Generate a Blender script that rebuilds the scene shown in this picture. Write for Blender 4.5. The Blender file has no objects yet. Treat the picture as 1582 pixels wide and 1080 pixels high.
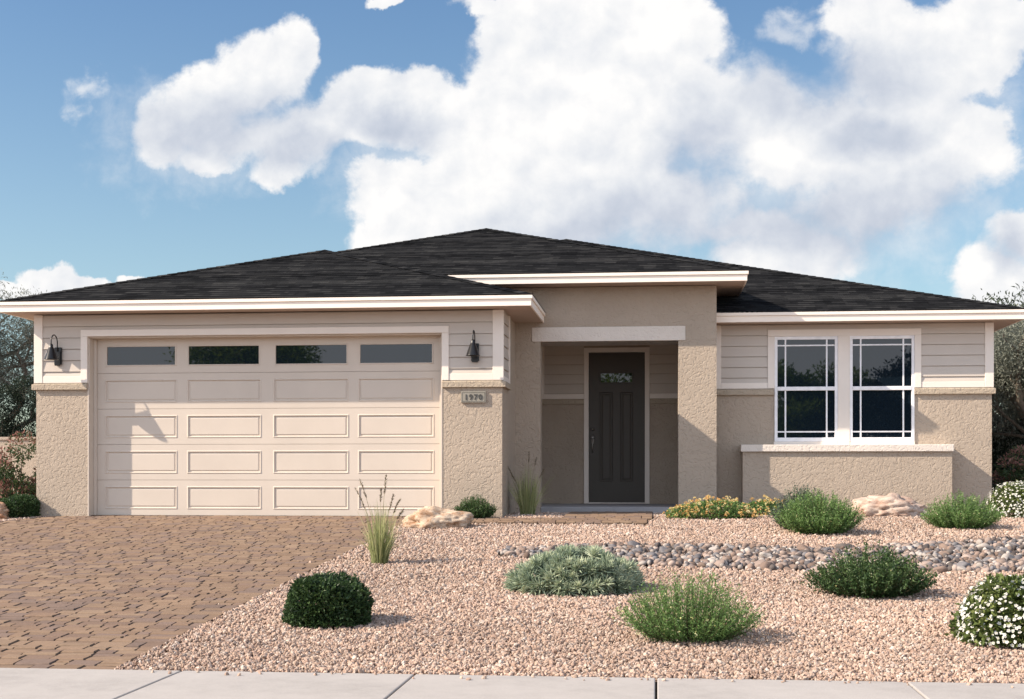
import bpy, bmesh, math, random
import numpy as np
from mathutils import Vector, Matrix, noise as mnoise

random.seed(7); rng = np.random.default_rng(11)
scene = bpy.context.scene
C = scene.collection
PI = math.pi

# ------------------------------------------------------------------ survey: camera and plane helpers
FPX = 2132.0; TH = math.atan(224/FPX); CS, SN = math.cos(TH), math.sin(TH)
EYE = 0.593; DIST = 18.4; SLOPE = 0.055
def ray(u, v):
    t = u-791; return (-SN*FPX+CS*t, CS*FPX+SN*t, 730-v)
def px(u, L):
    r = ray(u, 730); return r[0]/r[1]*L
def pz(u, v, L):
    r = ray(u, v); return EYE+r[2]/r[1]*L
def Y(L): return L-DIST
def gz(y): return SLOPE*max(-10.55, min(0.0, y))     # the front yard falls towards the street
def gza(y): return SLOPE*np.clip(y, -10.55, 0.0)

# ------------------------------------------------------------------ object helpers
def tag(o, label=None, cat=None, group=None, kind=None):
    if label: o['label'] = label
    if cat: o['category'] = cat
    if group: o['group'] = group
    if kind: o['kind'] = kind
    return o
def thing(name, label, cat, loc=(0,0,0), rz=0, group=None):
    o = bpy.data.objects.new(name, None); C.objects.link(o)
    o.location = loc; o.rotation_euler = (0,0,rz); o.empty_display_size = .2
    return tag(o, label, cat, group)
def link(name, me, mat, parent=None, smooth=False, loc=None):
    me.name = name
    if mat is not None and not me.materials:
        for m in (mat if isinstance(mat, (list, tuple)) else [mat]): me.materials.append(m)
    if smooth: me.polygons.foreach_set('use_smooth', [True]*len(me.polygons))
    o = bpy.data.objects.new(name, me); C.objects.link(o)
    if parent is not None: o.parent = parent
    if loc is not None: o.location = loc
    return o
def obj(name, bm, mat, parent=None, smooth=False, loc=None):
    bmesh.ops.recalc_face_normals(bm, faces=bm.faces)
    me = bpy.data.meshes.new(name); bm.to_mesh(me); bm.free()
    return link(name, me, mat, parent, smooth, loc)
def BM(): return bmesh.new()
def box(bm, x0, x1, y0, y1, z0, z1, bev=0.0):
    vs = [bm.verts.new(p) for p in ((x0,y0,z0),(x1,y0,z0),(x1,y1,z0),(x0,y1,z0),(x0,y0,z1),(x1,y0,z1),(x1,y1,z1),(x0,y1,z1))]
    fs = [bm.faces.new([vs[i] for i in f]) for f in ((0,3,2,1),(4,5,6,7),(0,1,5,4),(1,2,6,5),(2,3,7,6),(3,0,4,7))]
    if bev:
        es = list({e for f in fs for e in f.edges})
        bmesh.ops.bevel(bm, geom=es, offset=bev, segments=2, affect='EDGES', profile=.5)
    return bm
def prism(bm, pts, z0, z1):
    b = [bm.verts.new((x,y,z0)) for x,y in pts]; t = [bm.verts.new((x,y,z1)) for x,y in pts]
    bm.faces.new(b[::-1]); bm.faces.new(t)
    for i in range(len(pts)):
        j = (i+1) % len(pts); bm.faces.new((b[i],b[j],t[j],t[i]))
def quad(bm, a, b, c, d): return bm.faces.new([bm.verts.new(p) for p in (a,b,c,d)])
def tube(bm, pts, rad, n=8, cap=True):
    pts = [Vector(p) for p in pts]; rings = []
    up = Vector((.13,.21,1)).normalized()
    for i, p in enumerate(pts):
        d = (pts[min(i+1,len(pts)-1)]-pts[max(i-1,0)])
        d = d.normalized() if d.length > 1e-9 else Vector((0,0,1))
        a = d.cross(up)
        if a.length < 1e-3: a = d.cross(Vector((1,0,0)))
        a.normalize(); b = d.cross(a)
        r = rad[i] if isinstance(rad,(list,tuple)) else rad
        rings.append([bm.verts.new(p+a*(r*math.cos(2*PI*k/n))+b*(r*math.sin(2*PI*k/n))) for k in range(n)])
    for i in range(len(rings)-1):
        for k in range(n):
            bm.faces.new((rings[i][k],rings[i][(k+1)%n],rings[i+1][(k+1)%n],rings[i+1][k]))
    if cap: bm.faces.new(rings[0][::-1]); bm.faces.new(rings[-1])
def lathe(bm, prof, n=24, M=None):
    M = M or Matrix(); rings = []
    for r, z in prof:
        rings.append([bm.verts.new(M @ Vector((r*math.cos(2*PI*k/n), r*math.sin(2*PI*k/n), z))) for k in range(n)])
    for i in range(len(rings)-1):
        for k in range(n):
            bm.faces.new((rings[i][k],rings[i][(k+1)%n],rings[i+1][(k+1)%n],rings[i+1][k]))
    return rings
def mesh_np(name, V, F, var=None, col=None, flat=True):
    """V: n x 3, F: m x k array of faces; fast mesh building"""
    me = bpy.data.meshes.new(name); V = np.ascontiguousarray(V, dtype=np.float32); F = np.ascontiguousarray(F, dtype=np.int32)
    m, k = F.shape
    me.vertices.add(len(V)); me.vertices.foreach_set('co', V.ravel())
    me.loops.add(m*k); me.loops.foreach_set('vertex_index', F.ravel())
    me.polygons.add(m); me.polygons.foreach_set('loop_start', np.arange(0, m*k, k, dtype=np.int32))
    if var is not None:
        a = me.attributes.new('var', 'FLOAT', 'POINT'); a.data.foreach_set('value', np.ascontiguousarray(var, dtype=np.float32))
    if col is not None:
        a = me.attributes.new('col', 'FLOAT_COLOR', 'POINT'); a.data.foreach_set('color', np.ascontiguousarray(col, dtype=np.float32).ravel())
    me.update(calc_edges=True); me.validate()
    if flat: me.shade_flat()
    return me

# ------------------------------------------------------------------ materials
def new_mat(name):
    m = bpy.data.materials.new(name); m.use_nodes = True; nt = m.node_tree
    for n in list(nt.nodes): nt.nodes.remove(n)
    out = nt.nodes.new('ShaderNodeOutputMaterial')
    return m, nt, out
def N(nt, t, **kw):
    n = nt.nodes.new(t)
    for k, v in kw.items():
        if k.startswith('i_'): n.inputs[k[2:].replace('_',' ')].default_value = v
        else: setattr(n, k, v)
    return n
def ramp(nt, fac, stops):
    r = nt.nodes.new('ShaderNodeValToRGB'); e = r.color_ramp.elements
    while len(e) < len(stops): e.new(.5)
    for x, (p, c) in zip(e, stops): x.position = p; x.color = (*c, 1) if len(c) == 3 else c
    nt.links.new(fac, r.inputs[0]); return r.outputs[0]
def coords(nt, scale=(1,1,1), kind='Object'):
    tc = nt.nodes.new('ShaderNodeTexCoord'); mp = nt.nodes.new('ShaderNodeMapping')
    mp.inputs['Scale'].default_value = scale; nt.links.new(tc.outputs[kind], mp.inputs[0]); return mp.outputs[0]
def noise(nt, vec, scale, detail=4, rough=.55, dist=0):
    n = N(nt, 'ShaderNodeTexNoise'); n.inputs['Scale'].default_value = scale; n.inputs['Detail'].default_value = detail
    n.inputs['Roughness'].default_value = rough; n.inputs['Distortion'].default_value = dist
    if vec is not None: nt.links.new(vec, n.inputs['Vector'])
    return n.outputs['Fac']
def mixc(nt, fac, a, b, mode='MIX'):
    m = nt.nodes.new('ShaderNodeMix'); m.data_type = 'RGBA'; m.blend_type = mode
    for s, v in ((0,fac),(6,a),(7,b)):
        if hasattr(v, 'is_linked') or hasattr(v, 'links'): nt.links.new(v, m.inputs[s])
        else: m.inputs[s].default_value = (*v,1) if isinstance(v, tuple) and len(v) == 3 else v
    return m.outputs[2]
def math_(nt, op, a, b=None, c=None, clamp=False):
    m = nt.nodes.new('ShaderNodeMath'); m.operation = op; m.use_clamp = clamp
    for i, v in enumerate((a,b,c)):
        if v is None: continue
        if hasattr(v, 'links'): nt.links.new(v, m.inputs[i])
        else: m.inputs[i].default_value = v
    return m.outputs[0]
def bsdf(nt, out, col, rough=.6, spec=.4, bump=None, bstr=.5, bdist=.01, metal=0, ior=None, coat=0):
    b = nt.nodes.new('ShaderNodeBsdfPrincipled')
    for k, v in (('Base Color', col), ('Roughness', rough)):
        if hasattr(v, 'links'): nt.links.new(v, b.inputs[k])
        else: b.inputs[k].default_value = (*v,1) if isinstance(v, tuple) else v
    b.inputs['Specular IOR Level'].default_value = spec; b.inputs['Metallic'].default_value = metal
    if ior: b.inputs['IOR'].default_value = ior
    if bump is not None:
        bp = nt.nodes.new('ShaderNodeBump'); bp.inputs['Strength'].default_value = bstr; bp.inputs['Distance'].default_value = bdist
        nt.links.new(bump, bp.inputs['Height']); nt.links.new(bp.outputs[0], b.inputs['Normal'])
    nt.links.new(b.outputs[0], out.inputs[0]); return b
def sc(c, k): return tuple(min(1, x*k) for x in c)

def mat_paint(name, c, rough=.55, grain=True):
    m, nt, out = new_mat(name); v = coords(nt)
    n = noise(nt, v, 2.2, 5); f = ramp(nt, n, [(.3, sc(c,.955)), (.7, sc(c,1.02))])
    g = noise(nt, coords(nt, (6,6,60)), 9, 3) if grain else noise(nt, v, 90, 2)
    bsdf(nt, out, f, rough, .35, g, .12, .003); return m
def mat_stucco(name, c, deep=.007):
    m, nt, out = new_mat(name); v = coords(nt)
    warp = N(nt, 'ShaderNodeTexNoise'); warp.inputs['Scale'].default_value = 7; warp.inputs['Detail'].default_value = 3; nt.links.new(v, warp.inputs['Vector'])
    vm = N(nt, 'ShaderNodeVectorMath', operation='MULTIPLY_ADD'); nt.links.new(warp.outputs['Color'], vm.inputs[0]); vm.inputs[1].default_value = (.11,.11,.11); nt.links.new(v, vm.inputs[2])
    a = noise(nt, vm.outputs[0], 23, 3, .55)
    lace = ramp(nt, a, [(.40,(0,0,0)), (.47,(.75,.75,.75)), (.56,(.95,.95,.95)), (.70,(.55,.55,.55))])
    fine = noise(nt, v, 120, 3)
    h = math_(nt, 'ADD', lace, math_(nt, 'MULTIPLY', fine, .22))
    tone = ramp(nt, noise(nt, v, 1.7, 5), [(.3, sc(c,.94)), (.7, sc(c,1.04))])
    bsdf(nt, out, tone, .88, .2, h, .85, deep); return m
def mat_simple(name, c, rough=.5, metal=0, spec=.5, bump=0):
    m, nt, out = new_mat(name); v = coords(nt)
    f = ramp(nt, noise(nt, v, 11, 4), [(.3, sc(c,.9)), (.7, sc(c,1.08))])
    bsdf(nt, out, f, rough, spec, noise(nt, v, 60, 3) if bump else None, bump, .004, metal); return m

TRIM_C = (.765,.69,.615); SIDE_C = (.525,.465,.405); STUC_C = (.405,.333,.263)
M_trim = mat_paint('cream trim paint', TRIM_C)
M_side = mat_paint('beige lap siding', SIDE_C)
M_gar = mat_paint('garage door paint', (.575,.50,.425), .5, False)
M_stuc = mat_stucco('taupe stucco', STUC_C)
M_cap = mat_stucco('stucco band', (.415,.345,.265), .008)
M_cream = mat_stucco('cream stucco', (.67,.60,.53), .0045)
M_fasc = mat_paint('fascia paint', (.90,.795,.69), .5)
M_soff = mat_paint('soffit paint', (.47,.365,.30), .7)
M_ceil = mat_paint('porch ceiling paint', (.80,.74,.68), .7)
M_vinyl = mat_simple('white vinyl', (.80,.79,.80), .4)
M_door = mat_paint('dark bronze door paint', (.062,.053,.043), .5, False)
M_black = mat_simple('black lantern metal', (.008,.008,.009), .3, .0, .4)
M_nickel = mat_simple('satin nickel', (.35,.33,.31), .35, 1)
M_pline = mat_simple('plaque border', (.13,.12,.10), .6, 0, .3)
M_plaq = mat_simple('grey green plaque', (.265,.245,.205), .6, 0, .3, .2)
M_digit = mat_simple('charcoal digits', (.05,.048,.044), .5)
def mat_glass():
    m, nt, out = new_mat('dark window glass')
    bsdf(nt, out, (.006,.011,.017), .012, .5, ior=1.55); return m
M_glass = mat_glass()
def mat_concrete(name, c, sc_=1.0):
    m, nt, out = new_mat(name); v = coords(nt)
    a = noise(nt, v, 1.3, 6, .6); b = noise(nt, v, 70, 4, .7); d = noise(nt, v, 9, 5, .65)
    t = math_(nt, 'ADD', math_(nt, 'MULTIPLY', a, .5), math_(nt, 'ADD', math_(nt, 'MULTIPLY', b, .25), math_(nt, 'MULTIPLY', d, .25)))
    f = ramp(nt, t, [(.36, sc(c,.82)), (.5, c), (.64, sc(c,1.10))])
    bsdf(nt, out, f, .85, .25, b, .35, .004); return m
M_conc = mat_concrete('pale concrete', (.37,.342,.32))
M_slab = mat_concrete('porch concrete', (.30,.29,.295))
def mat_shingle():
    m, nt, out = new_mat('charcoal shingles')
    uv = N(nt, 'ShaderNodeUVMap'); mp = N(nt, 'ShaderNodeMapping'); nt.links.new(uv.outputs[0], mp.inputs[0])
    br = N(nt, 'ShaderNodeTexBrick'); br.offset = .37; br.offset_frequency = 2; br.squash = .7; br.squash_frequency = 3
    nt.links.new(mp.outputs[0], br.inputs[0])
    for k, x in (('Scale',1.0),('Brick Width',.17),('Row Height',.14),('Mortar Size',.0),('Bias',0.0)): br.inputs[k].default_value = x
    br.inputs['Color1'].default_value = (0,0,0,1); br.inputs['Color2'].default_value = (1,1,1,1)
    br2 = N(nt, 'ShaderNodeTexBrick'); br2.offset = .61; br2.offset_frequency = 3; nt.links.new(mp.outputs[0], br2.inputs[0])
    for k, x in (('Scale',1.0),('Brick Width',.29),('Row Height',.14),('Mortar Size',.0)): br2.inputs[k].default_value = x
    br2.inputs['Color1'].default_value = (0,0,0,1); br2.inputs['Color2'].default_value = (1,1,1,1)
    t = math_(nt, 'ADD', math_(nt, 'MULTIPLY', br.outputs[0], .55), math_(nt, 'MULTIPLY', br2.outputs[0], .45))
    gr = noise(nt, coords(nt, (1,1,1), 'UV'), 130, 2)
    t = math_(nt, 'ADD', t, math_(nt, 'MULTIPLY', math_(nt, 'SUBTRACT', gr, .5), .5))
    f = ramp(nt, t, [(.1,(.0085,.0088,.0098)), (.45,(.017,.0175,.019)), (.75,(.031,.031,.032)), (1,(.050,.050,.049))])
    bsdf(nt, out, f, 1.0, .0, gr, .3, .004); return m
M_shin = mat_shingle()
def mat_varcol(name, rough=.8, bump=30, bstr=.3, spec=.25):
    m, nt, out = new_mat(name); a = N(nt, 'ShaderNodeAttribute', attribute_name='col'); v = coords(nt)
    n = noise(nt, v, bump, 5, .65); f = mixc(nt, .35, a.outputs['Color'], ramp(nt, n, [(.25,(.35,.35,.35)), (.75,(1,1,1))]), 'MULTIPLY')
    bsdf(nt, out, f, rough, spec, n, bstr, .004); return m
M_gravel = mat_varcol('crushed pink gravel', .9, 160, .2)
M_paver = mat_varcol('tumbled brown pavers', .85, 45, .5)
def mat_ground():
    m, nt, out = new_mat('gravel bed'); v = coords(nt)
    vo = N(nt, 'ShaderNodeTexVoronoi'); vo.inputs['Scale'].default_value = 38; nt.links.new(v, vo.inputs['Vector'])
    r = N(nt, 'ShaderNodeSeparateColor'); nt.links.new(vo.outputs['Color'], r.inputs[0])
    f = ramp(nt, r.outputs[0], [(0,(.17,.115,.085)), (.35,(.30,.215,.165)), (.7,(.40,.30,.24)), (1,(.52,.44,.38))])
    bsdf(nt, out, f, .9, .2, vo.outputs['Distance'], 1, -.02); return m
M_bed = mat_ground()
def mat_dirt(name, c):
    m, nt, out = new_mat(name); v = coords(nt)
    f = ramp(nt, noise(nt, v, 6, 8, .7), [(.3, sc(c,.6)), (.7, sc(c,1.3))])
    bsdf(nt, out, f, .95, .1, noise(nt, v, 60, 5), .6, .01); return m
M_dirt = mat_dirt('dry soil', (.33,.26,.20)); M_joint = mat_dirt('dark joint sand', (.085,.063,.048)); M_asph = mat_dirt('lightened asphalt', (.16,.155,.15))  # far soil and unseen road toned lighter to bounce light at the house
def mat_leaf(name, stops, rough=.5, trans=.25, spec=.35):
    m, nt, out = new_mat(name); a = N(nt, 'ShaderNodeAttribute', attribute_name='var')
    c = ramp(nt, a.outputs['Fac'], stops)
    b = N(nt, 'ShaderNodeBsdfPrincipled'); nt.links.new(c, b.inputs['Base Color']); b.inputs['Roughness'].default_value = rough; b.inputs['Specular IOR Level'].default_value = spec
    t = N(nt, 'ShaderNodeBsdfTranslucent'); nt.links.new(c, t.inputs[0])
    mx = N(nt, 'ShaderNodeMixShader'); mx.inputs[0].default_value = trans
    nt.links.new(b.outputs[0], mx.inputs[1]); nt.links.new(t.outputs[0], mx.inputs[2]); nt.links.new(mx.outputs[0], out.inputs[0]); return m
def mat_bark(name, c):
    m, nt, out = new_mat(name); v = coords(nt, (1,1,.25))
    n = noise(nt, v, 30, 6, .7); f = ramp(nt, n, [(.3, sc(c,.55)), (.7, sc(c,1.25))]); bsdf(nt, out, f, .9, .15, n, .8, .01); return m
M_bark = mat_bark('grey brown bark', (.20,.165,.13)); M_stem = mat_bark('green brown stems', (.10,.09,.05))
def mat_rock(name, stops):
    m, nt, out = new_mat(name); v = coords(nt, (1,1,1.8))
    n = noise(nt, v, 4.5, 8, .65, .8); n2 = noise(nt, v, 22, 8, .7)
    f = ramp(nt, math_(nt, 'ADD', math_(nt, 'MULTIPLY', n, .7), math_(nt, 'MULTIPLY', n2, .3)), stops)
    bsdf(nt, out, f, .92, .15, n2, .7, .02); return m
M_rock = mat_rock('cream sandstone', [(.36,(.22,.11,.055)), (.45,(.37,.25,.17)), (.54,(.47,.37,.28)), (.70,(.55,.46,.37))])
M_rock2 = mat_rock('pink sandstone', [(.36,(.23,.125,.09)), (.45,(.39,.275,.215)), (.54,(.47,.37,.305)), (.70,(.56,.48,.41))])
M_rock3 = mat_rock('rusty sandstone', [(.34,(.20,.08,.04)), (.45,(.36,.20,.12)), (.55,(.42,.28,.19)), (.68,(.50,.40,.31))])
def mat_cobble(name, c1, c2):
    m, nt, out = new_mat(name); v = coords(nt)
    oi = N(nt, 'ShaderNodeObjectInfo'); base = ramp(nt, oi.outputs['Random'], [(0,c1), (1,c2)])
    n = noise(nt, v, 14, 6, .65); f = mixc(nt, .5, base, ramp(nt, n, [(.3,(.55,.55,.55)), (.7,(1,1,1))]), 'MULTIPLY')
    bsdf(nt, out, f, .8, .25, n, .4, .006); return m

# ------------------------------------------------------------------ camera
cam = bpy.data.cameras.new('camera'); co = bpy.data.objects.new('camera', cam); C.objects.link(co)
co.location = (0, -DIST, EYE); co.rotation_euler = (PI/2, 0, TH)
cam.sensor_width = 36; cam.lens = FPX/1582*36; cam.shift_y = 190/1582; cam.clip_start = .1; cam.clip_end = 3000
scene.camera = co

# ------------------------------------------------------------------ light
SUN = Vector((-2.68, -1.0, 2.07)).normalized()
el = math.asin(SUN.z); az = math.atan2(SUN.x, SUN.y)
ld = bpy.data.lights.new('sun', 'SUN'); lo = bpy.data.objects.new('sun', ld); C.objects.link(lo)
ld.energy = 5.0; ld.angle = math.radians(.5); ld.color = (1, .865, .715)
lo.rotation_euler = SUN.to_track_quat('Z', 'Y').to_euler(); lo.location = (-10,-10,20)
w = bpy.data.worlds.new('World'); scene.world = w; w.use_nodes = True; nt = w.node_tree
for n in list(nt.nodes): nt.nodes.remove(n)
wout = N(nt, 'ShaderNodeOutputWorld'); bg = N(nt, 'ShaderNodeBackground'); bg.inputs[1].default_value = .10
nt.links.new(bg.outputs[0], wout.inputs[0])
sky = N(nt, 'ShaderNodeTexSky'); sky.sky_type = 'NISHITA'; sky.sun_disc = False; sky.sun_elevation = el; sky.sun_rotation = az % (2*PI)
sky.air_density = 1.0; sky.dust_density = 1.2; sky.ozone_density = 1.6; sky.altitude = 300
CLOUD_K = 5.7; SKY_TINT = (.80,.93,1.0); BACK_SKY_FILL = (6.8,7.6,9.2)
def sc3(c, k): return tuple(x*k for x in c)
# clouds: soft lobes placed by sky direction (tangent of azimuth and of elevation towards the house), broken up by fractal noise
LOBES = [(500,205,80,46),(640,185,90,46),(700,165,60,46),(400,110,82,72),(330,160,110,78),(262,208,80,52),(446,80,48,58),(360,205,130,46),(250,190,62,62),(330,235,60,30),
 (452,225,85,62),(430,262,52,34),(560,150,62,50),(640,155,78,52),(575,190,100,44),(520,190,60,50),
 (850,110,125,110),(900,200,215,140),(770,215,125,90),(640,290,110,66),(625,358,90,44),(710,330,140,80),(960,70,160,95),(1050,55,70,80),
 (1000,310,200,90),(880,345,150,70),(1090,180,110,80),(790,40,50,60),
 (1190,150,95,62),(1255,215,170,95),(1390,110,115,100),(1490,65,130,76),(1560,40,70,60),(1425,235,150,105),(1350,310,160,66),(1490,205,75,62),
 (1250,375,110,52),(1170,390,90,40),(1180,345,160,36),(1350,20,80,50),
 (75,440,50,30),(150,446,60,18),(30,462,60,20),(210,424,25,12),(1530,428,74,50),(1575,378,52,46),(1550,470,90,40),(820,2,120,22),(590,-6,34,14)]
WISPS = [(125,125,40,30),(118,168,34,22),(1240,25,60,26),(1215,50,50,20),(1290,60,50,24),(1180,290,60,30)]
GREYS = [(1000,345,150,70),(880,375,170,50),(1080,240,70,90),(1300,330,190,70),(1180,340,170,50),(1250,120,140,70),(1420,320,120,60),(1350,215,70,40),(450,235,90,40),(340,190,150,60),(600,190,90,30),(1560,395,40,40)]
tc = N(nt, 'ShaderNodeTexCoord'); sep = N(nt, 'ShaderNodeSeparateXYZ'); nt.links.new(tc.outputs['Generated'], sep.inputs[0])
ay = math_(nt, 'MAXIMUM', math_(nt, 'ABSOLUTE', sep.outputs[1]), .06)
cb = N(nt, 'ShaderNodeCombineXYZ'); nt.links.new(math_(nt, 'DIVIDE', sep.outputs[0], ay), cb.inputs[0]); nt.links.new(math_(nt, 'DIVIDE', sep.outputs[2], ay), cb.inputs[1])
P = cb.outputs[0]
wn = N(nt, 'ShaderNodeTexNoise'); wn.inputs['Scale'].default_value = 13; wn.inputs['Detail'].default_value = 6; wn.inputs['Roughness'].default_value = .6; nt.links.new(P, wn.inputs['Vector'])
ma = N(nt, 'ShaderNodeVectorMath', operation='MULTIPLY_ADD'); nt.links.new(wn.outputs['Color'], ma.inputs[0]); ma.inputs[1].default_value = (.055,.055,0)
ma0 = N(nt, 'ShaderNodeVectorMath', operation='SUBTRACT'); nt.links.new(P, ma0.inputs[0]); ma0.inputs[1].default_value = (.0275,.0275,0); nt.links.new(ma0.outputs[0], ma.inputs[2])
def field(lobes):
    acc = None
    for u, v, ru, rv in lobes:
        r = ray(u, v); cx, cy = r[0]/r[1], r[2]/r[1]; sx, sy = 2120/ru, 2120/rv
        a = N(nt, 'ShaderNodeVectorMath', operation='MULTIPLY_ADD'); nt.links.new(ma.outputs[0], a.inputs[0]); a.inputs[1].default_value = (sx,sy,0); a.inputs[2].default_value = (-cx*sx,-cy*sy,0)
        d = N(nt, 'ShaderNodeVectorMath', operation='DOT_PRODUCT'); nt.links.new(a.outputs[0], d.inputs[0]); nt.links.new(a.outputs[0], d.inputs[1])
        acc = d.outputs['Value'] if acc is None else math_(nt, 'SMOOTH_MIN', acc, d.outputs['Value'], .55)
    return math_(nt, 'SUBTRACT', 1.0, math_(nt, 'POWER', math_(nt, 'MAXIMUM', acc, .0), .5))
nf = noise(nt, P, 40, 8, .6, .2)
VEILS = [(1300,320,330,140),(1120,300,200,110),(640,240,190,110),(1450,180,190,150),(900,350,260,90),(300,200,190,110)]
off = N(nt, 'ShaderNodeVectorMath', operation='ADD'); nt.links.new(P, off.inputs[0]); off.inputs[1].default_value = (-.006,.010,0)
nf2 = noise(nt, off.outputs[0], 40, 4, .6, .2)
big = noise(nt, P, 5, 4, .5)
Fm = math_(nt, 'MINIMUM', field(LOBES), .8)
F = math_(nt, 'ADD', Fm, math_(nt, 'MULTIPLY', math_(nt, 'SUBTRACT', nf, .5), .72))
Wp = math_(nt, 'ADD', math_(nt, 'MULTIPLY', field(WISPS), .7), math_(nt, 'MULTIPLY', math_(nt, 'SUBTRACT', nf, .5), 2.2))
def smooth(a, lo_, hi_):
    mr = N(nt, 'ShaderNodeMapRange'); mr.interpolation_type = 'SMOOTHSTEP'; nt.links.new(a, mr.inputs[0]); mr.inputs[1].default_value = lo_; mr.inputs[2].default_value = hi_; return mr.outputs[0]
grey = smooth(field(GREYS), -.6, .8)
edge = N(nt, 'ShaderNodeMapRange'); edge.interpolation_type = 'SMOOTHSTEP'; nt.links.new(F, edge.inputs[0]); edge.inputs[1].default_value = -.10
nt.links.new(math_(nt, 'ADD', .20, math_(nt, 'MULTIPLY', grey, .45)), edge.inputs[2])
veil = math_(nt, 'MULTIPLY', smooth(math_(nt, 'ADD', field(VEILS), math_(nt, 'MULTIPLY', math_(nt, 'SUBTRACT', nf, .5), 1.4)), -.15, 1.0), .55)
dens = math_(nt, 'MAXIMUM', math_(nt, 'MAXIMUM', edge.outputs[0], veil), math_(nt, 'MULTIPLY', smooth(Wp, .0, .9), .65))
front = smooth(sep.outputs[1], .05, .3)
dens = math_(nt, 'MULTIPLY', dens, front)
bo = N(nt, 'ShaderNodeVectorMath', operation='ADD'); nt.links.new(P, bo.inputs[0]); bo.inputs[1].default_value = (-.010,.020,0)
relief = math_(nt, 'ADD', math_(nt, 'MULTIPLY', math_(nt, 'SUBTRACT', nf, nf2), .45), math_(nt, 'MULTIPLY', math_(nt, 'SUBTRACT', noise(nt, P, 15, 3, .5, .3), noise(nt, bo.outputs[0], 15, 3, .5, .3)), .75))
shade = math_(nt, 'ADD', math_(nt, 'SUBTRACT', .85, math_(nt, 'MULTIPLY', grey, .55)), relief)
shade = math_(nt, 'ADD', shade, math_(nt, 'MULTIPLY', math_(nt, 'SUBTRACT', big, .5), .55), clamp=True)
K = CLOUD_K
ccol = ramp(nt, shade, [(0,sc3((.50,.56,.67),K)), (.3,sc3((.63,.675,.765),K)), (.62,sc3((.81,.835,.88),K)), (.95,sc3((1.02,1.01,1.0),K))])
# sky round the sun, behind the viewer, brightened as fill for facade and porch
glow = smooth(math_(nt, 'MULTIPLY', sep.outputs[1], -1), -.1, .6)
hi = smooth(sep.outputs[2], .14, .40)
skyt = mixc(nt, 1.0, sky.outputs[0], mixc(nt, hi, (.83,.885,.85), (.63,.77,.86)), 'MULTIPLY')
haze_c = N(nt, 'ShaderNodeVectorMath', operation='SCALE'); nt.links.new(skyt, haze_c.inputs[0]); haze_c.inputs['Scale'].default_value = 1.0
lowb = smooth(sep.outputs[2], .42, .12)
skyc = mixc(nt, math_(nt, 'MULTIPLY', glow, .75), skyt, mixc(nt, lowb, BACK_SKY_FILL, (11.0,11.3,12.3)))
fin = mixc(nt, dens, skyc, ccol)
nt.links.new(fin, bg.inputs[0])
w.cycles.sampling_method = 'MANUAL'; w.cycles.sample_map_resolution = 512
scene.view_settings.view_transform = 'Standard'; scene.view_settings.look = 'None'; scene.view_settings.exposure = .80; scene.view_settings.gamma = 1
scene.cycles.max_bounces = 8; scene.cycles.diffuse_bounces = 6; scene.cycles.use_denoising = True

# ------------------------------------------------------------------ the ground
DX = -3.205                      # right edge of the driveway
KERB = -10.55
def sheet(name, pts_x, ys, dz, mat, kind='structure'):
    V = []; F = []
    for y in ys:
        for x in pts_x: V.append((x, y, gz(y)+dz))
    nx = len(pts_x)
    for j in range(len(ys)-1):
        for i in range(nx-1): F.append((j*nx+i, j*nx+i+1, (j+1)*nx+i+1, (j+1)*nx+i))
    o = link(name, mesh_np(name, np.array(V), np.array(F)), mat); tag(o, kind=kind); return o
sheet('ground', [-400,-60,60,400], [-600,-60,-15.2,KERB,0,60,900], -.26, M_dirt)
sheet('gravel_yard', [DX,0,6,14,30], [KERB+.002,-5,0,1.0,14], -.012, M_bed)
sheet('gravel_verge', [-30,-14,-8.0], [KERB+.002,-5,0,1.0,14], -.014, M_bed)

# sidewalk slabs with grooved joints
bm = BM(); JX = [-2.77+1.383*k for k in range(-12, 16)]
zs = gz(KERB)
for a, b in zip(JX[:-1], JX[1:]):
    box(bm, a+.006, b-.006, -12.05, KERB, zs-.14, zs+.012, .007)
o = obj('sidewalk', bm, M_conc); tag(o, kind='structure')
bm = BM(); box(bm, -60, 60, -12.2, -12.055, zs-.16, zs-.01, .02); o = obj('kerb', bm, M_conc); tag(o, kind='structure')
bm = BM(); box(bm, -200, 200, -20, -12.205, zs-.3, zs-.14); o = obj('road', bm, M_asph); tag(o, kind='structure')
bm = BM(); quad(bm, (JX[0],-12.0,zs-.02),(JX[-1],-12.0,zs-.02),(JX[-1],KERB-.01,zs-.02),(JX[0],KERB-.01,zs-.02)); o = obj('sidewalk_joint_filler', bm, M_joint); tag(o, kind='structure')

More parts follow.
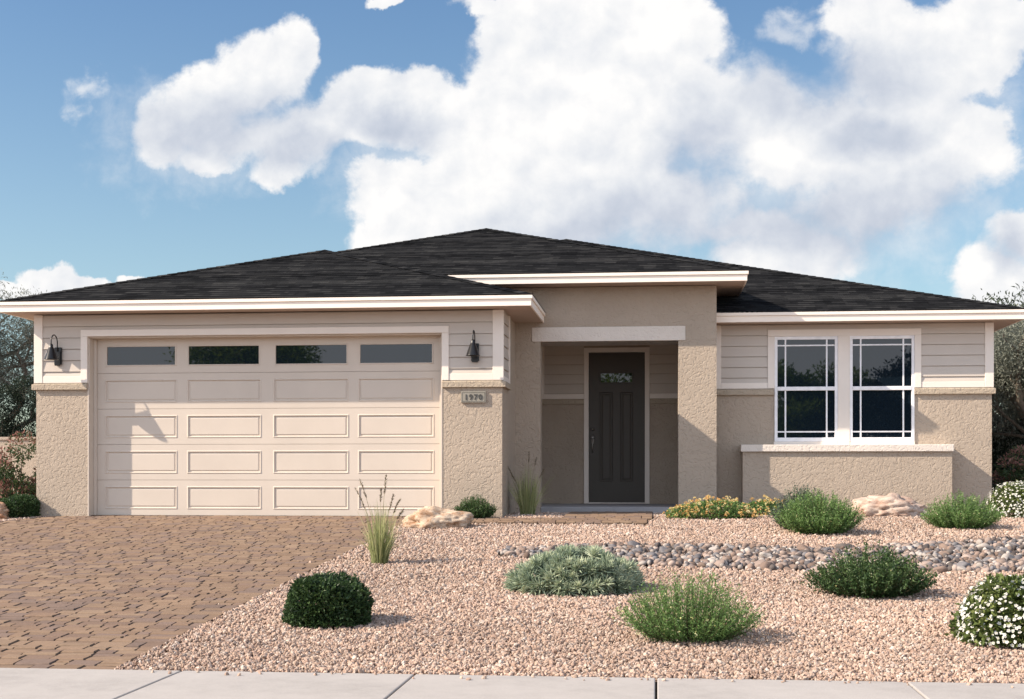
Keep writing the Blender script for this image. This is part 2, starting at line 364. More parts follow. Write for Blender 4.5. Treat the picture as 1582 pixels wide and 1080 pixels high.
# driveway of tumbled pavers
def lin(*a): return np.array(a)
PAVE = np.array([(.36,.235,.155),(.385,.255,.168),(.34,.22,.147),(.40,.27,.18),(.32,.21,.15),(.315,.215,.165),(.37,.245,.162),(.29,.20,.155)])*.87
def pave_mesh(name, rects, zoff, inside=None):
    V = []; F3 = []; cols = []
    for (x0,x1,y0,y1) in rects:
        if inside and not inside((x0+x1)/2, (y0+y1)/2): continue
        g = .0014; x0 += g; x1 -= g; y0 += .003; y1 -= .003
        nx = max(2, int((x1-x0)/.045)); ny = max(2, int((y1-y0)/.045))
        ring = [(x0+(x1-x0)*i/nx, y0) for i in range(nx)]+[(x1, y0+(y1-y0)*j/ny) for j in range(ny)]+[(x1-(x1-x0)*i/nx, y1) for i in range(nx)]+[(x0, y1-(y1-y0)*j/ny) for j in range(ny)]
        cx, cy = (x0+x1)/2, (y0+y1)/2
        ring = [(px_+random.uniform(-.0022,.0022), py_+random.uniform(-.006,.006)) for px_, py_ in ring]
        # knock the corners off
        R = []
        for k, (a, b) in enumerate(ring):
            ca = abs(abs(a-cx)-(x1-x0)/2) < .012 and abs(abs(b-cy)-(y1-y0)/2) < .012
            s = .97 if ca else 1.0
            R.append((cx+(a-cx)*s, cy+(b-cy)*s))
        n = len(R); base = len(V); dz = random.uniform(-.004,.004); tx = random.uniform(-.02,.02); ty = random.uniform(-.03,.03)
        def zt(a, b): return gz(b)+zoff+dz+(a-cx)*tx+(b-cy)*ty
        for a, b in R: V.append((a, b, gz(b)+zoff-.045))
        for a, b in R: V.append((a, b, zt(a,b)-.010))
        for a, b in R:
            k1 = 1-.0055/max(.05,(x1-x0)/2); k2 = 1-.016/max(.05,(y1-y0)/2)
            a2 = cx+(a-cx)*k1; b2 = cy+(b-cy)*k2; V.append((a2, b2, zt(a2,b2)))
        V.append((cx, cy, zt(cx,cy)+random.uniform(-.001,.001)))
        c = PAVE[random.randrange(len(PAVE))]*np.array([.76,.775,.79])*random.uniform(.90,1.08); cols += [(*(c*.45),1)]*n+[(*(c*.58),1)]*n+[(*(c*.97),1)]*n+[(*c,1)]  # side and bevel vertices coloured darker to paint in joint shade and dirt
        for i in range(n):
            j = (i+1)%n
            for lv in (0, n):
                F3 += [(base+lv+i, base+lv+j, base+lv+n+j), (base+lv+i, base+lv+n+j, base+lv+n+i)]
            F3.append((base+2*n+i, base+2*n+j, base+3*n))
    return mesh_np(name, np.array(V), np.array(F3), col=np.array(cols))
def ashlar(x0, x1, y0, y1):
    out = []; y = y0
    while y < y1-.03:
        h = random.choice((.09,.115,.14,.165,.18)); h = min(h, y1-y)
        x = x0; first = random.uniform(.10,.3)
        while x < x1-.02:
            wd = first if x == x0 else random.choice((.095,.125,.155,.19,.23)); first = .2
            wd = min(wd, x1-x)
            if x1-(x+wd) < .08: wd = x1-x
            if h > .16 and random.random() < .3:
                q = random.choice((.42,.5,.58)); out += [(x,x+wd,y,y+h*q),(x,x+wd,y+h*q,y+h)]
            else: out.append((x,x+wd,y,y+h))
            x += wd
        y += h
    return out
LEFTX = -8.22
def in_drive(x, y):
    lim = LEFTX if y > -.2 else LEFTX+(y+.2)*.39
    return x > lim-.05 and x < DX
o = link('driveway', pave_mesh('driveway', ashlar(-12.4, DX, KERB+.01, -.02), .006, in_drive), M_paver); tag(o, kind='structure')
bm = BM(); dl = [(DX,KERB+.005),(DX,0),(-8.2,0),(-8.2,-.2),(-12.3,KERB+.005)]
bm.faces.new([bm.verts.new((x,y,gz(y)-.0025)) for x,y in dl]); o = obj('driveway_joint_bed', bm, M_joint); tag(o, kind='structure')
# the strip under the open garage reveal
# walkway from the driveway to the porch
WF, WB = Y(17.28), Y(17.87)
wr = ashlar(DX+.01, -.12, WF, WB) + ashlar(-1.22, -.06, WB, Y(19.88))
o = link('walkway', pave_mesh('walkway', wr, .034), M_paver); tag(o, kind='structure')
bm = BM()
for (a,b,c,d) in ((DX+.012,-.125,WF+.006,WB),(-1.21,-.065,WB,Y(19.87))):
    quad(bm, (a,c,gz(c)+.008),(b,c,gz(c)+.008),(b,d,gz(d)+.008),(a,d,gz(d)+.008))
o = obj('walkway_joint_bed', bm, M_joint); tag(o, kind='structure')

# the dry stream bed
RIV = [(-1.62,-4.55),(-1.5,-4.1),(-1.05,-3.8),(-.1,-3.6),(.8,-3.75),(1.69,-3.9),(2.2,-3.75),(2.65,-3.45),(3.3,-3.05),(4.05,-2.75),(5.2,-2.5),(5.2,-5.6),(3.3,-5.6),(2.4,-5.62),(1.37,-5.65),(.5,-5.5),(-.15,-5.32),(-.75,-5.08),(-1.2,-4.85)]
RX = np.array([p[0] for p in RIV]); RY = np.array([p[1] for p in RIV])
def in_poly(x, y, PX=RX, PY=RY):
    x = np.atleast_1d(x); y = np.atleast_1d(y); c = np.zeros(x.shape, bool); n = len(PX); j = n-1
    for i in range(n):
        t = ((PY[i] > y) != (PY[j] > y)) & (x < (PX[j]-PX[i])*(y-PY[i])/(PY[j]-PY[i]+1e-12)+PX[i]); c ^= t; j = i
    return c
bm = BM(); bm.faces.new([bm.verts.new((x,y,gz(y)-.004)) for x,y in RIV][::-1]); o = obj('stream_bed', bm, M_joint); tag(o, kind='structure')
for f in o.data.polygons:
    if f.normal.z < 0: f.flip()

def ico(sub):
    b = BM(); bmesh.ops.create_icosphere(b, subdivisions=sub, radius=1); b.verts.ensure_lookup_table()
    V = np.array([v.co[:] for v in b.verts]); F = np.array([[v.index for v in f.verts] for f in b.faces]); b.free(); return V, F
def rand_rot(n):
    q = rng.normal(size=(n,4)); q /= np.linalg.norm(q, axis=1)[:,None]; a,b,c,d = q.T
    return np.stack([np.stack([1-2*(c*c+d*d),2*(b*c-d*a),2*(b*d+c*a)],1),np.stack([2*(b*c+d*a),1-2*(b*b+d*d),2*(c*d-b*a)],1),np.stack([2*(b*d-c*a),2*(c*d+b*a),1-2*(b*b+c*c)],1)],1)
V0, F0 = ico(1)
def stones(P, R, flat, cols, jit=.28):
    n = len(P); base = np.stack([V0*(1+rng.uniform(-jit,jit,size=(len(V0),1))) for _ in range(24)])
    S = R[:,None]*np.stack([rng.uniform(.75,1.35,n),rng.uniform(.75,1.2,n),rng.uniform(flat,1,n)],1)
    B = base[rng.integers(0,24,n)]*S[:,None,:]
    M = rand_rot(n)
    W = np.einsum('nij,nvj->nvi', M, B)+P[:,None,:]
    F = (np.arange(n)*len(V0))[:,None,None]+F0[None]
    return W.reshape(-1,3), F.reshape(-1,3), np.repeat(cols, len(V0), axis=0)
GCOL = 1.0*np.array([(.46,.33,.255),(.40,.275,.21),(.53,.415,.335),(.60,.50,.42),(.34,.22,.165),(.44,.30,.24),(.66,.58,.51),(.29,.20,.16),(.36,.31,.285),(.50,.36,.27)])
GCOL = GCOL*.62+np.array([.445,.322,.248])*.38
GW = np.array([.2,.16,.15,.1,.08,.12,.06,.04,.03,.06])
def gravel(name, n, ylo, yhi, r0, r1, xfun):
    y = rng.uniform(ylo, yhi, n); xl, xh = xfun(y); x = xl+(xh-xl)*rng.random(n); x += np.where(rng.random(n) > .9985, -rng.random(n)**2*.12*(x < xl+.3)*3, 0); y = np.where((rng.random(n) > .92) & (y < KERB+.12), y-rng.random(n)**3*.22, y)
    k = ~in_poly(x, y)
    k &= ~((y > WF-.0) & (y < WB+.01) & (x < -.11)); k &= ~((y > WB-.01) & (x > -1.23) & (x < -.05))
    k &= ~((y > Y(19.89)) & (x < .86)); k &= ~((y > Y(18.2)) & (x < -2.03)); k &= y < Y(20.52)
    x, y = x[k], y[k]; m = len(x)
    R = rng.uniform(r0, r1, m)*rng.choice([.62,.8,1,1,1.15,1.45],m); z = gza(y)+np.where(y < KERB+.012, .016, rng.uniform(-.012,.014,m))
    tone = np.array([1+.16*mnoise.fractal(Vector((a*.55,b*.55,0)),1.,2.,3) for a, b in zip(x,y)])
    c = GCOL[rng.choice(len(GCOL), m, p=GW/GW.sum())]*rng.uniform(.82,1.13,(m,1))*tone[:,None]; c = np.concatenate([c, np.ones((m,1))], 1)
    return stones(np.stack([x,y,z],1), R, .5, c, .33)
parts = [gravel('g', 115000, KERB+.02, -6.5, .0072, .0130, lambda y: (DX+.012+0*y, .30*(y+DIST)+.5)),
         gravel('g', 108000, -6.5, Y(20.5), .0090, .0155, lambda y: (DX+.012+0*y, .27*(y+DIST)+.3))]
# left of the driveway, a small verge by the garage corner
n = 5000; y = rng.uniform(-1.8, .0, n); x = rng.uniform(-10.6, -8.2, n); k = x < (np.where(y > -.2, LEFTX, LEFTX+(y+.2)*.39)-.08); x, y = x[k], y[k]
c = GCOL[rng.choice(len(GCOL), len(x), p=GW/GW.sum())]; c = np.concatenate([c, np.ones((len(x),1))], 1)
parts.append(stones(np.stack([x,y,gza(y)],1), rng.uniform(.012,.022,len(x)), .55, c, .22))
offs = 0; VV = []; FF = []; CC = []
for v, f, c in parts: VV.append(v); FF.append(f+offs); CC.append(c); offs += len(v)
o = link('gravel', mesh_np('gravel', np.concatenate(VV), np.concatenate(FF), col=np.concatenate(CC)), M_gravel); tag(o, 'loose pinkish tan crushed gravel covering the front yard', 'gravel', kind='stuff')

# river stones: 300 of them as things, the small fill between as one mass
COB = {'bluish grey': ((.14,.13,.135),(.20,.19,.195)), 'brown': ((.17,.12,.095),(.25,.18,.145)), 'pinkish tan': ((.27,.205,.17),(.38,.295,.25)),
       'pale cream': ((.36,.315,.28),(.46,.41,.37)), 'dark charcoal': ((.085,.07,.066),(.13,.11,.10))}
V2, F2 = ico(3); V1, F1 = ico(2)
cob_mesh = {}
for cname, (c1, c2) in COB.items():
    m = mat_cobble(cname+' river stone', c1, c2); L_ = []
    for k in range(7):
        W = V2.copy(); s = Vector((random.random()*50, random.random()*50, 0))
        for i, p in enumerate(W):
            q = Vector(p); W[i] = p*(1+.34*mnoise.noise(q*1.0+s)+.13*mnoise.noise(q*2.4+s)+.04*mnoise.noise(q*6+s))
        W *= np.array([1.0, random.uniform(.62,.95), random.uniform(.42,.68)])
        me = mesh_np('river_stone', W, F2, flat=False); me.materials.append(m); me.polygons.foreach_set('use_smooth', [True]*len(me.polygons)); L_.append(me)
    cob_mesh[cname] = L_
placed = []
tries = 0
while len(placed) < 300 and tries < 60000:
    tries += 1
    r = .054*(1-tries/2600)**1.3+.026 if tries < 2600 else random.uniform(.030,.052)
    r *= random.uniform(.62,1.2)
    y = random.uniform(-5.7,-2.4); x = random.uniform(-1.7, min(4.6, .262*(y+DIST)+.05))
    if not in_poly(x, y)[0]: continue
    if any((x-a)**2+(y-b)**2 < (.70*(r+q))**2 for a, b, q in placed): continue
    placed.append((x, y, r))
names = list(COB)
for x, y, r in placed:
    cname = random.choices(names, (.15,.29,.32,.14,.10))[0]
    o = bpy.data.objects.new('river_stone', random.choice(cob_mesh[cname])); C.objects.link(o)
    o.location = (x, y, gz(y)+r*random.uniform(-.05,.28)); o.rotation_euler = (random.uniform(-.6,.6), random.uniform(-.6,.6), random.uniform(0,6.3)); o.scale = (r*random.uniform(.9,1.25), r, r*random.uniform(.75,1.1))
    tag(o, f'smooth {cname} river stone lying in the dry stream bed', 'river stone', 'river stones in the dry stream bed')
n = 7500; y = rng.uniform(-5.7,-2.4,n); x = rng.uniform(-1.7,5.2,n); k = in_poly(x, y); x, y = x[k], y[k]; m = len(x)
cc = np.array([c for p in COB.values() for c in p]); c = cc[rng.integers(0,len(cc),m)]*rng.uniform(.7,1.15,(m,1)); c = np.concatenate([c, np.ones((m,1))], 1)
keep = (V0, F0); V0, F0 = V1, F1
v, f, c = stones(np.stack([x,y,gza(y)+rng.uniform(-.008,.034,m)],1), rng.uniform(.016,.040,m), .55, c, .05)
V0, F0 = keep
o = link('stream_pebbles', mesh_np('stream_pebbles', v, f, col=c, flat=False), M_gravel, smooth=True); tag(o, 'small mixed grey and tan pebbles filling the dry stream bed', 'pebbles', kind='stuff')

# ------------------------------------------------------------------ the house
house = thing('house', 'single storey tan stucco house with dark hip roof and cream garage door', 'house', (0, Y(20.0), 0))
house_off = Vector((0, Y(20.0), 0))
def part(name, bm, mat, parent=house, smooth=False, label=None):
    if parent is house: bmesh.ops.translate(bm, verts=bm.verts, vec=-house_off)
    else: bmesh.ops.translate(bm, verts=bm.verts, vec=-house_off)
    o = obj(name, bm, mat, parent, smooth)
    if label: o['label'] = label
    return o
def siding(bm, x0, x1, yf, z0, z1, step=.155, axis='y', sgn=-1, start=None):
    """lapped boards; axis y: faces -Y with yf the sheathing plane. axis x: faces +X, x0..x1 run along Y"""
    z = z0 if start is None else start
    while z < z1-.004:
        a, b = max(z, z0), min(z+step, z1)
        if b-a < .004: z += step; continue
        gp = .007 if z >= z0 else 0.0
        pr = [(.021, a+gp), (.006, b), (0, b), (0, a+gp)]
        vs = []
        for e in (x0, x1):
            for d, zz in pr:
                vs.append(bm.verts.new((e, yf-d, zz) if axis == 'y' else (yf+d, e, zz)))
        for i in range(4):
            j = (i+1)%4; bm.faces.new((vs[i],vs[j],vs[4+j],vs[4+i]))
        bm.faces.new(vs[0:4]); bm.faces.new(vs[4:8]); z += step

LW = 18.214; LP = 19.9; LD = 22.1; LR = 20.5
YW, YP, YD, YR = Y(LW), Y(LP), Y(LD), Y(LR)
XG0, XG1 = -8.50, -2.045                    # garage walls
XO0, XO1 = px(135.6, LW), px(683.5, LW)     # garage opening
ZCAP0, ZCAP1 = 1.722, 1.82; ZEAVE = 2.758; ZOT = 2.455
T = .2
# --- garage front
bm = BM(); box(bm, XG0, XO0, YW, YW+T, -.12, ZCAP0); box(bm, XO1, XG1, YW, YW+T, -.12, ZCAP0)
box(bm, XG1-T, XG1, YW+T, Y(20.4), -.1, ZEAVE-.002); box(bm, XG0, XG0+T, YW+T, Y(30), -.1, ZEAVE-.002)
part('garage_wall', bm, M_stuc)
bm = BM(); box(bm, XG0+.012, XO0, YW+.004, YW+T, ZCAP0, ZEAVE-.002); box(bm, XO1, XG1-.012, YW+.004, YW+T, ZCAP0, ZEAVE-.002); box(bm, XO0, XO1, YW+.004, YW+T, ZOT, ZEAVE-.002)
part('garage_sheathing', bm, M_side)
bm = BM(); siding(bm, XG0+.10, XO0-.09, YW, ZCAP1+.09, ZEAVE-.004, start=ZCAP1-.005+.0)
part('siding', bm, M_side); bm = BM(); siding(bm, XO1+.09, XG1-.12, YW, ZCAP1+.09, ZEAVE-.004, start=ZCAP1-.005); part('siding', bm, M_side); bm = BM(); siding(bm, XO0-.09, XO1+.09, YW, ZOT+.09, ZEAVE-.004, start=ZCAP1-.005)
part('siding', bm, M_side)
bm = BM(); siding(bm, YW+.02, Y(18.92), XG1, ZCAP1+.06, ZEAVE-.004, axis='x', start=ZCAP1-.005); part('siding', bm, M_side)
# stucco band on the pillars
def band(bm, x0, x1, yf, z0=ZCAP0, z1=ZCAP1, pr=.045, side0=0, side1=0):
    prof = [(0, z0), (pr, z0+.008), (pr, z1-.018), (.012, z1), (0, z1)]
    a = []; b = []
    for d, z in prof:
        a.append(bm.verts.new((x0-side0*(d/pr), yf-d, z))); b.append(bm.verts.new((x1+side1*(d/pr), yf-d, z)))
    n = len(prof)
    for i in range(n):
        j = (i+1)%n; bm.faces.new((a[i],b[i],b[j],a[j]))
    bm.faces.new(a); bm.faces.new(b[::-1])
bm = BM(); band(bm, XG0, XO0, YW+.003, side0=.05); box(bm, XG0-.045, XG0, YW+.004, Y(19.2), ZCAP0+.008, ZCAP1-.012); part('stucco_band', bm, M_cap)
bm = BM(); band(bm, XO1, XG1, YW+.003, side1=.05); box(bm, XG1, XG1+.045, YW+.004, Y(18.98), ZCAP0+.008, ZCAP1-.012)
part('stucco_band', bm, M_cap)
# trims
bm = BM(); tr = .028
box(bm, XG0-.022, XG0+.10, YW-tr, YW+.10, ZCAP1+.0005, ZEAVE-.003, .004); part('corner_trim', bm, M_trim); bm = BM()
box(bm, XG1-.125, XG1+.022, YW-tr, YW+.03, ZCAP1+.0005, ZEAVE-.003, .004)
box(bm, XG1+.001, XG1+.026, Y(18.90), Y(19.0), ZCAP1-.012, ZEAVE-.003, .003)
box(bm, XG1+.001, XG1+.024, YW+.032, Y(18.90), ZCAP1-.012, ZCAP1+.06, .003)
part('corner_trim', bm, M_trim)
bm = BM()
box(bm, XG0+.102, XO0-.092, YW-tr+.004, YW+.002, ZCAP1+.0008, ZCAP1+.09, .003); part('base_trim', bm, M_trim); bm = BM(); box(bm, XO1+.092, XG1-.127, YW-tr+.004, YW+.002, ZCAP1+.0008, ZCAP1+.09, .003)
part('base_trim', bm, M_trim)
bm = BM()
box(bm, XO0-.09, XO0+.004, YW-tr-.004, YW+.02, ZCAP1+.0015, ZOT-.0, .004); box(bm, XO1-.004, XO1+.09, YW-tr-.004, YW+.02, ZCAP1+.0015, ZOT, .004)
box(bm, XO0-.09, XO1+.09, YW-tr-.004, YW+.02, ZOT+.0005, ZOT+.09, .004)
part('garage_casing', bm, M_trim)
bm = BM()     # jamb liner and stop
box(bm, XO0-.001, XO0+.02, YW+.022, Y(18.44), -.03, ZOT-.02, .003); box(bm, XO1-.02, XO1+.001, YW+.022, Y(18.44), -.03, ZOT-.02, .003); box(bm, XO0-.001, XO1+.001, YW+.022, Y(18.44), ZOT-.0195, ZOT, .003)
box(bm, XO0+.001, XO0+.016, YW-.006, YW+.0215, -.03, ZCAP0-.001); box(bm, XO1-.016, XO1-.001, YW-.006, YW+.0215, -.03, ZCAP0-.001)
box(bm, XO0+.021, XO0+.06, Y(18.36), Y(18.40), -.03, ZOT-.021, .003); box(bm, XO1-.06, XO1-.021, Y(18.36), Y(18.40), -.03, ZOT-.021, .003)
part('garage_jamb', bm, M_gar)
# --- garage door
LG = 18.405; YG = Y(LG)
gx0, gx1 = XO0+.022, XO1-.022
bm = BM(); box(bm, gx0, gx1, YG+.045, YG+.07, 0, ZOT-.02); gd = part('garage_door', bm, M_gar, label='cream sectional garage door with a row of windows at the top')
pan = [(px(a,LG), px(b,LG)) for a, b in ((162,274),(289,404),(422,539),(553,671))]
win = [(px(a,LG), px(b,LG)) for a, b in ((165,271),(291,400.5),(425.5,536),(556,668))]
SZ = [0.0, .490, .980, 1.470, 1.962, 2.44]
def ring_panel(bm, x0, x1, z0, z1, offs, close=True):
    prev = None
    for d, dep in offs:
        cur = [bm.verts.new(p) for p in ((x0+d,YG+dep,z0+d),(x1-d,YG+dep,z0+d),(x1-d,YG+dep,z1-d),(x0+d,YG+dep,z1-d))]
        if prev:
            for i in range(4): bm.faces.new((prev[i],prev[(i+1)%4],cur[(i+1)%4],cur[i]))
        prev = cur
    if close: bm.faces.new(prev)
for k in range(5):
    z0, z1 = SZ[k]+.0025, SZ[k+1]-.0025; bm = BM()
    if k < 4: pz0, pz1, cols = z0+.085, z1-.083, pan
    else: pz0, pz1, cols = 2.072, 2.333, win
    xs = [gx0]+[x for p in cols for x in p]+[gx1]
    for i in range(len(xs)-1):
        rows = [(z0,z1)] if i % 2 == 0 else [(z0,pz0),(pz1,z1)]
        for a, b in rows: quad(bm, (xs[i],YG,a),(xs[i+1],YG,a),(xs[i+1],YG,b),(xs[i],YG,b))
    for a, b in cols:
        if k < 4: ring_panel(bm, a, b, pz0, pz1, [(0,0),(.008,-.006),(.016,-.006),(.026,.012),(.034,.012),(.05,.004)])
        else: ring_panel(bm, a, b, pz0, pz1, [(-.012,0),(-.008,-.008),(.004,-.008),(.007,.014)], False)
    # slab edges with a rounded lip between sections
    for za, zb in ((z0, z0-.002), (z1, z1+.002)):
        quad(bm, (gx0,YG,za),(gx1,YG,za),(gx1,YG+.012,zb),(gx0,YG+.012,zb)); quad(bm, (gx0,YG+.012,zb),(gx1,YG+.012,zb),(gx1,YG+.044,zb),(gx0,YG+.044,zb))
    me_o = part('door_section', bm, M_gar, gd)
for a, b in win:
    bm = BM(); box(bm, a+.002, b-.002, YG+.010, YG+.018, 2.072, 2.333); part('window_pane', bm, M_glass, gd)
bm = BM(); box(bm, gx0, gx1, YG-.004, YG+.04, -.014, .006, .004); part('bottom_seal', bm, mat_simple('black rubber', (.02,.02,.02), .7), gd)

# --- porch walls
XP0, XP1, XC0, XC1 = XG1, px(835,LP), px(1048,LP), px(1107,LP)
ZL = 2.50; ZPE = 3.268
bm = BM()
box(bm, XP0-.3, XP1, YP, YP+.22, -.1, ZL); box(bm, -7.0, XC1, YP, YP+.22, ZL, ZPE-.003)
box(bm, XC0, XC1, YP, YP+.42, -.1, ZL-.0005)
box(bm, XC1-.2, XC1, YP+.22, YD+.3, ZL, ZPE-.003); box(bm, XC1-.22, XC1-.002, YP+.42, YD+.2, -.1, ZL-.001)
part('porch_wall', bm, M_stuc)
bm = BM(); box(bm, px(821.3,19.85), px(1059,19.85), YP-.012, YP+.001, 2.484, 2.69, .006); part('porch_lintel', bm, M_cream)
xb0, xb1 = -1.90, .63
dz = .096
bm = BM(); box(bm, xb0-.1, xb0, YP+.22, YD+.2, -.1, 2.66); part('porch_side_wall', bm, M_stuc)
bm = BM(); box(bm, xb0-.1, xb1+.1, YP+.225, YD+.2, 2.62, 2.70); part('porch_ceiling', bm, M_ceil)
bm = BM(); box(bm, XP1+.002, XC0-.002, YP+.02, YP+.5, -.1, dz, .008); box(bm, xb0, xb1, YP+.5, YD+.02, -.1, dz-.001); part('porch_slab', bm, M_slab)
DX0, DX1 = px(909.5,LD), px(996.3,LD); DZ1 = pz(953, 544.5, LD); cw = .075
zt1, zt0, zc0 = pz(870,608.8,LD), pz(870,616.5,LD), pz(870,625,LD)
bm = BM(); box(bm, xb0, DX0-.02, YD, YD+.15, 0, 2.62); box(bm, DX1+.02, xb1, YD, YD+.15, 0, 2.62); box(bm, DX0-.02, DX1+.02, YD, YD+.15, DZ1+.02, 2.62); part('entry_wall', bm, M_stuc)
bm = BM()
siding(bm, xb0+.04, DX0-cw, YD-.001, zt1, 2.62); part('siding', bm, M_side); bm = BM(); siding(bm, DX1+cw, xb1, YD-.001, zt1, 2.62); part('siding', bm, M_side); bm = BM(); siding(bm, DX0-cw, DX1+cw, YD-.001, DZ1+cw, 2.62, start=zt1+.155*5)
part('siding', bm, M_side)
bm = BM()
box(bm, xb0+.002, xb0+.10, YD-.024, YD-.0005, zt0, 2.62, .003); part('corner_trim', bm, M_trim); bm = BM(); box(bm, xb0+.102, DX0-cw-.001, YD-.03, YD-.0005, zt0, zt1, .003); part('base_trim', bm, M_trim); bm = BM(); box(bm, DX1+cw+.001, xb1, YD-.03, YD-.0005, zt0, zt1, .003)
part('base_trim', bm, M_trim)
bm = BM(); band(bm, xb0+.002, DX0-cw-.002, YD, zc0, zt0-.001, .025); part('stucco_band', bm, M_cap); bm = BM(); band(bm, DX1+cw+.002, xb1, YD, zc0, zt0-.001, .025); part('stucco_band', bm, M_cap)
bm = BM()
box(bm, DX0-cw, DX0, YD-.035, YD+.05, dz, DZ1, .004); box(bm, DX1, DX1+cw, YD-.035, YD+.05, dz, DZ1, .004); box(bm, DX0-cw, DX1+cw, YD-.035, YD+.05, DZ1+.0005, DZ1+cw, .004)
box(bm, DX0, DX1, YD-.03, YD+.03, dz, dz+.018, .003)
part('door_casing', bm, M_trim)
# front door
YDF = YD+.006
def dpan(bm, x0, x1, z0, z1, offs, yb=YDF):
    prev = None
    for d, dep in offs:
        cur = [bm.verts.new(p) for p in ((x0+d,yb+dep,z0+d),(x1-d,yb+dep,z0+d),(x1-d,yb+dep,z1-d),(x0+d,yb+dep,z1-d))]
        if prev:
            for i in range(4): bm.faces.new((prev[i],prev[(i+1)%4],cur[(i+1)%4],cur[i]))
        prev = cur
    bm.faces.new(prev)
ux = lambda u: px(u, LD); vz = lambda v: pz(953, v, LD)
da, db_ = DX0+.0005, DX1-.0005
bm = BM()
xs = [da, ux(926.5), ux(946.5), ux(958.5), ux(978), db_]
zr = [dz+.02, vz(744), vz(606), vz(592.3), vz(575.2), DZ1-.003]
for i in range(5):
    for j in range(5):
        hole = (j == 1 and i in (1,3)) or (j == 3 and i in (1,2,3))
        if not hole: quad(bm, (xs[i],YDF,zr[j]),(xs[i+1],YDF,zr[j]),(xs[i+1],YDF,zr[j+1]),(xs[i],YDF,zr[j+1]))
for i in (1,3): dpan(bm, xs[i], xs[i+1], zr[1], zr[2], [(0,0),(.012,.014),(.03,.014),(.05,.006)])
dpan(bm, xs[1], xs[4], zr[3], zr[4], [(0,0),(.004,-.008),(.016,-.008),(.018,.016)])
box(bm, da, db_, YDF+.018, YDF+.045, dz+.02, DZ1-.003)
fd = part('front_door', bm, M_door, label='dark bronze front door with two tall panels and a small window')
bm = BM(); box(bm, xs[1]+.017, xs[4]-.017, YDF+.008, YDF+.014, zr[3]+.017, zr[4]-.017); part('window_pane', bm, M_glass, fd)
hx = ux(915.3)
def rotm(p): return Matrix.Translation(p) @ Matrix.Rotation(PI/2, 4, 'X')
bm = BM(); lathe(bm, [(0,.030),(.016,.028),(.020,.020),(.026,.012),(.030,.002),(.031,0)], 20, rotm((hx,YDF,vz(663)))); part('deadbolt', bm, M_nickel, fd, True)
bm = BM(); zk = vz(676)
lathe(bm, [(0,.05),(.020,.048),(.027,.040),(.024,.026),(.012,.018),(.014,.008),(.030,.003),(.031,0)], 20, rotm((hx,YDF,zk)))
box(bm, hx-.016, hx+.016, YDF-.006, YDF, zk-.10, zk+.01, .003)
tube(bm, [(hx,YDF-.004,zk-.04),(hx,YDF-.04,zk-.06),(hx,YDF-.052,zk-.11),(hx,YDF-.05,zk-.17),(hx,YDF-.03,zk-.22),(hx,YDF-.002,zk-.235)], [.009,.009,.008,.008,.008,.012], 10)
part('handle_set', bm, M_nickel, fd, True)

# --- right wing
XR0, XR1 = XC1, px(1532.3, LR)
wx = lambda u: px(u, LR)
Wn = [(wx(1196.5), wx(1294.0)), (wx(1312.5), wx(1412.5))]
wz0, wz1 = pz(1300,682,LR), pz(1300,519.3,LR)
zsill = pz(1300,687.5,LR)
bm = BM()
box(bm, XR0-.03, Wn[0][0], YR, YR+T, -.1, ZCAP0); box(bm, Wn[1][1], XR1, YR, YR+T, -.1, ZCAP0); box(bm, Wn[0][0], Wn[1][1], YR+.001, YR+T, -.1, zsill)
box(bm, XR1-T, XR1, YR+T, Y(33.5), -.1, ZEAVE-.002)
part('wing_wall', bm, M_stuc)
bm = BM(); box(bm, XR0, Wn[0][0], YR+.003, YR+T, ZCAP0, ZEAVE-.002); box(bm, Wn[1][1], XR1-.003, YR+.003, YR+T, ZCAP0, ZEAVE-.002)
box(bm, Wn[0][0], Wn[1][1], YR+.003, YR+T, wz1, ZEAVE-.002); box(bm, Wn[0][1], Wn[1][0], YR+.003, YR+T, zsill, wz1); part('wing_sheathing', bm, M_side)
bm = BM(); cl, cr = wx(1186.0), wx(1422.8); ctop = pz(1300,508.7,LR)
siding(bm, XR0+.09, cl, YR, ZCAP1+.085, ZEAVE-.004, start=ZCAP1+.0); part('siding', bm, M_side); bm = BM(); siding(bm, cr, XR1-.10, YR, ZCAP1+.085, ZEAVE-.004, start=ZCAP1); part('siding', bm, M_side); bm = BM(); siding(bm, cl, cr, YR, ctop, ZEAVE-.004, start=ZCAP1)
part('siding', bm, M_side)
bm = BM(); band(bm, XR0, wx(1195), YR+.002); part('stucco_band', bm, M_cap); bm = BM(); band(bm, Wn[1][1]+.002, XR1, YR+.002, side1=.045); box(bm, XR1, XR1+.04, YR+.003, Y(21.4), ZCAP0+.008, ZCAP1-.012); part('stucco_band', bm, M_cap)
bm = BM(); box(bm, XR0+.001, XR0+.09, YR-tr, YR+.002, ZCAP1+.001, ZEAVE-.003, .004); part('corner_trim', bm, M_trim); bm = BM(); box(bm, XR1-.10, XR1+.022, YR-tr, YR+.10, ZCAP1+.001, ZEAVE-.003, .004); part('corner_trim', bm, M_trim)
bm = BM(); box(bm, XR0+.092, cl-.002, YR-tr+.004, YR+.002, ZCAP1+.0012, ZCAP1+.085, .003); part('base_trim', bm, M_trim); bm = BM(); box(bm, cr+.002, XR1-.102, YR-tr+.004, YR+.002, ZCAP1+.0012, ZCAP1+.085, .003); part('base_trim', bm, M_trim)
bm = BM(); cy0, cy1 = YR-tr-.004, YR+.02
box(bm, cl, Wn[0][0]-.001, cy0, cy1, ZCAP1+.002, wz1, .004); box(bm, Wn[1][1]+.001, cr, cy0, cy1, ZCAP1+.002, wz1, .004); box(bm, cl, cr, cy0, cy1, wz1+.0008, ctop, .004)
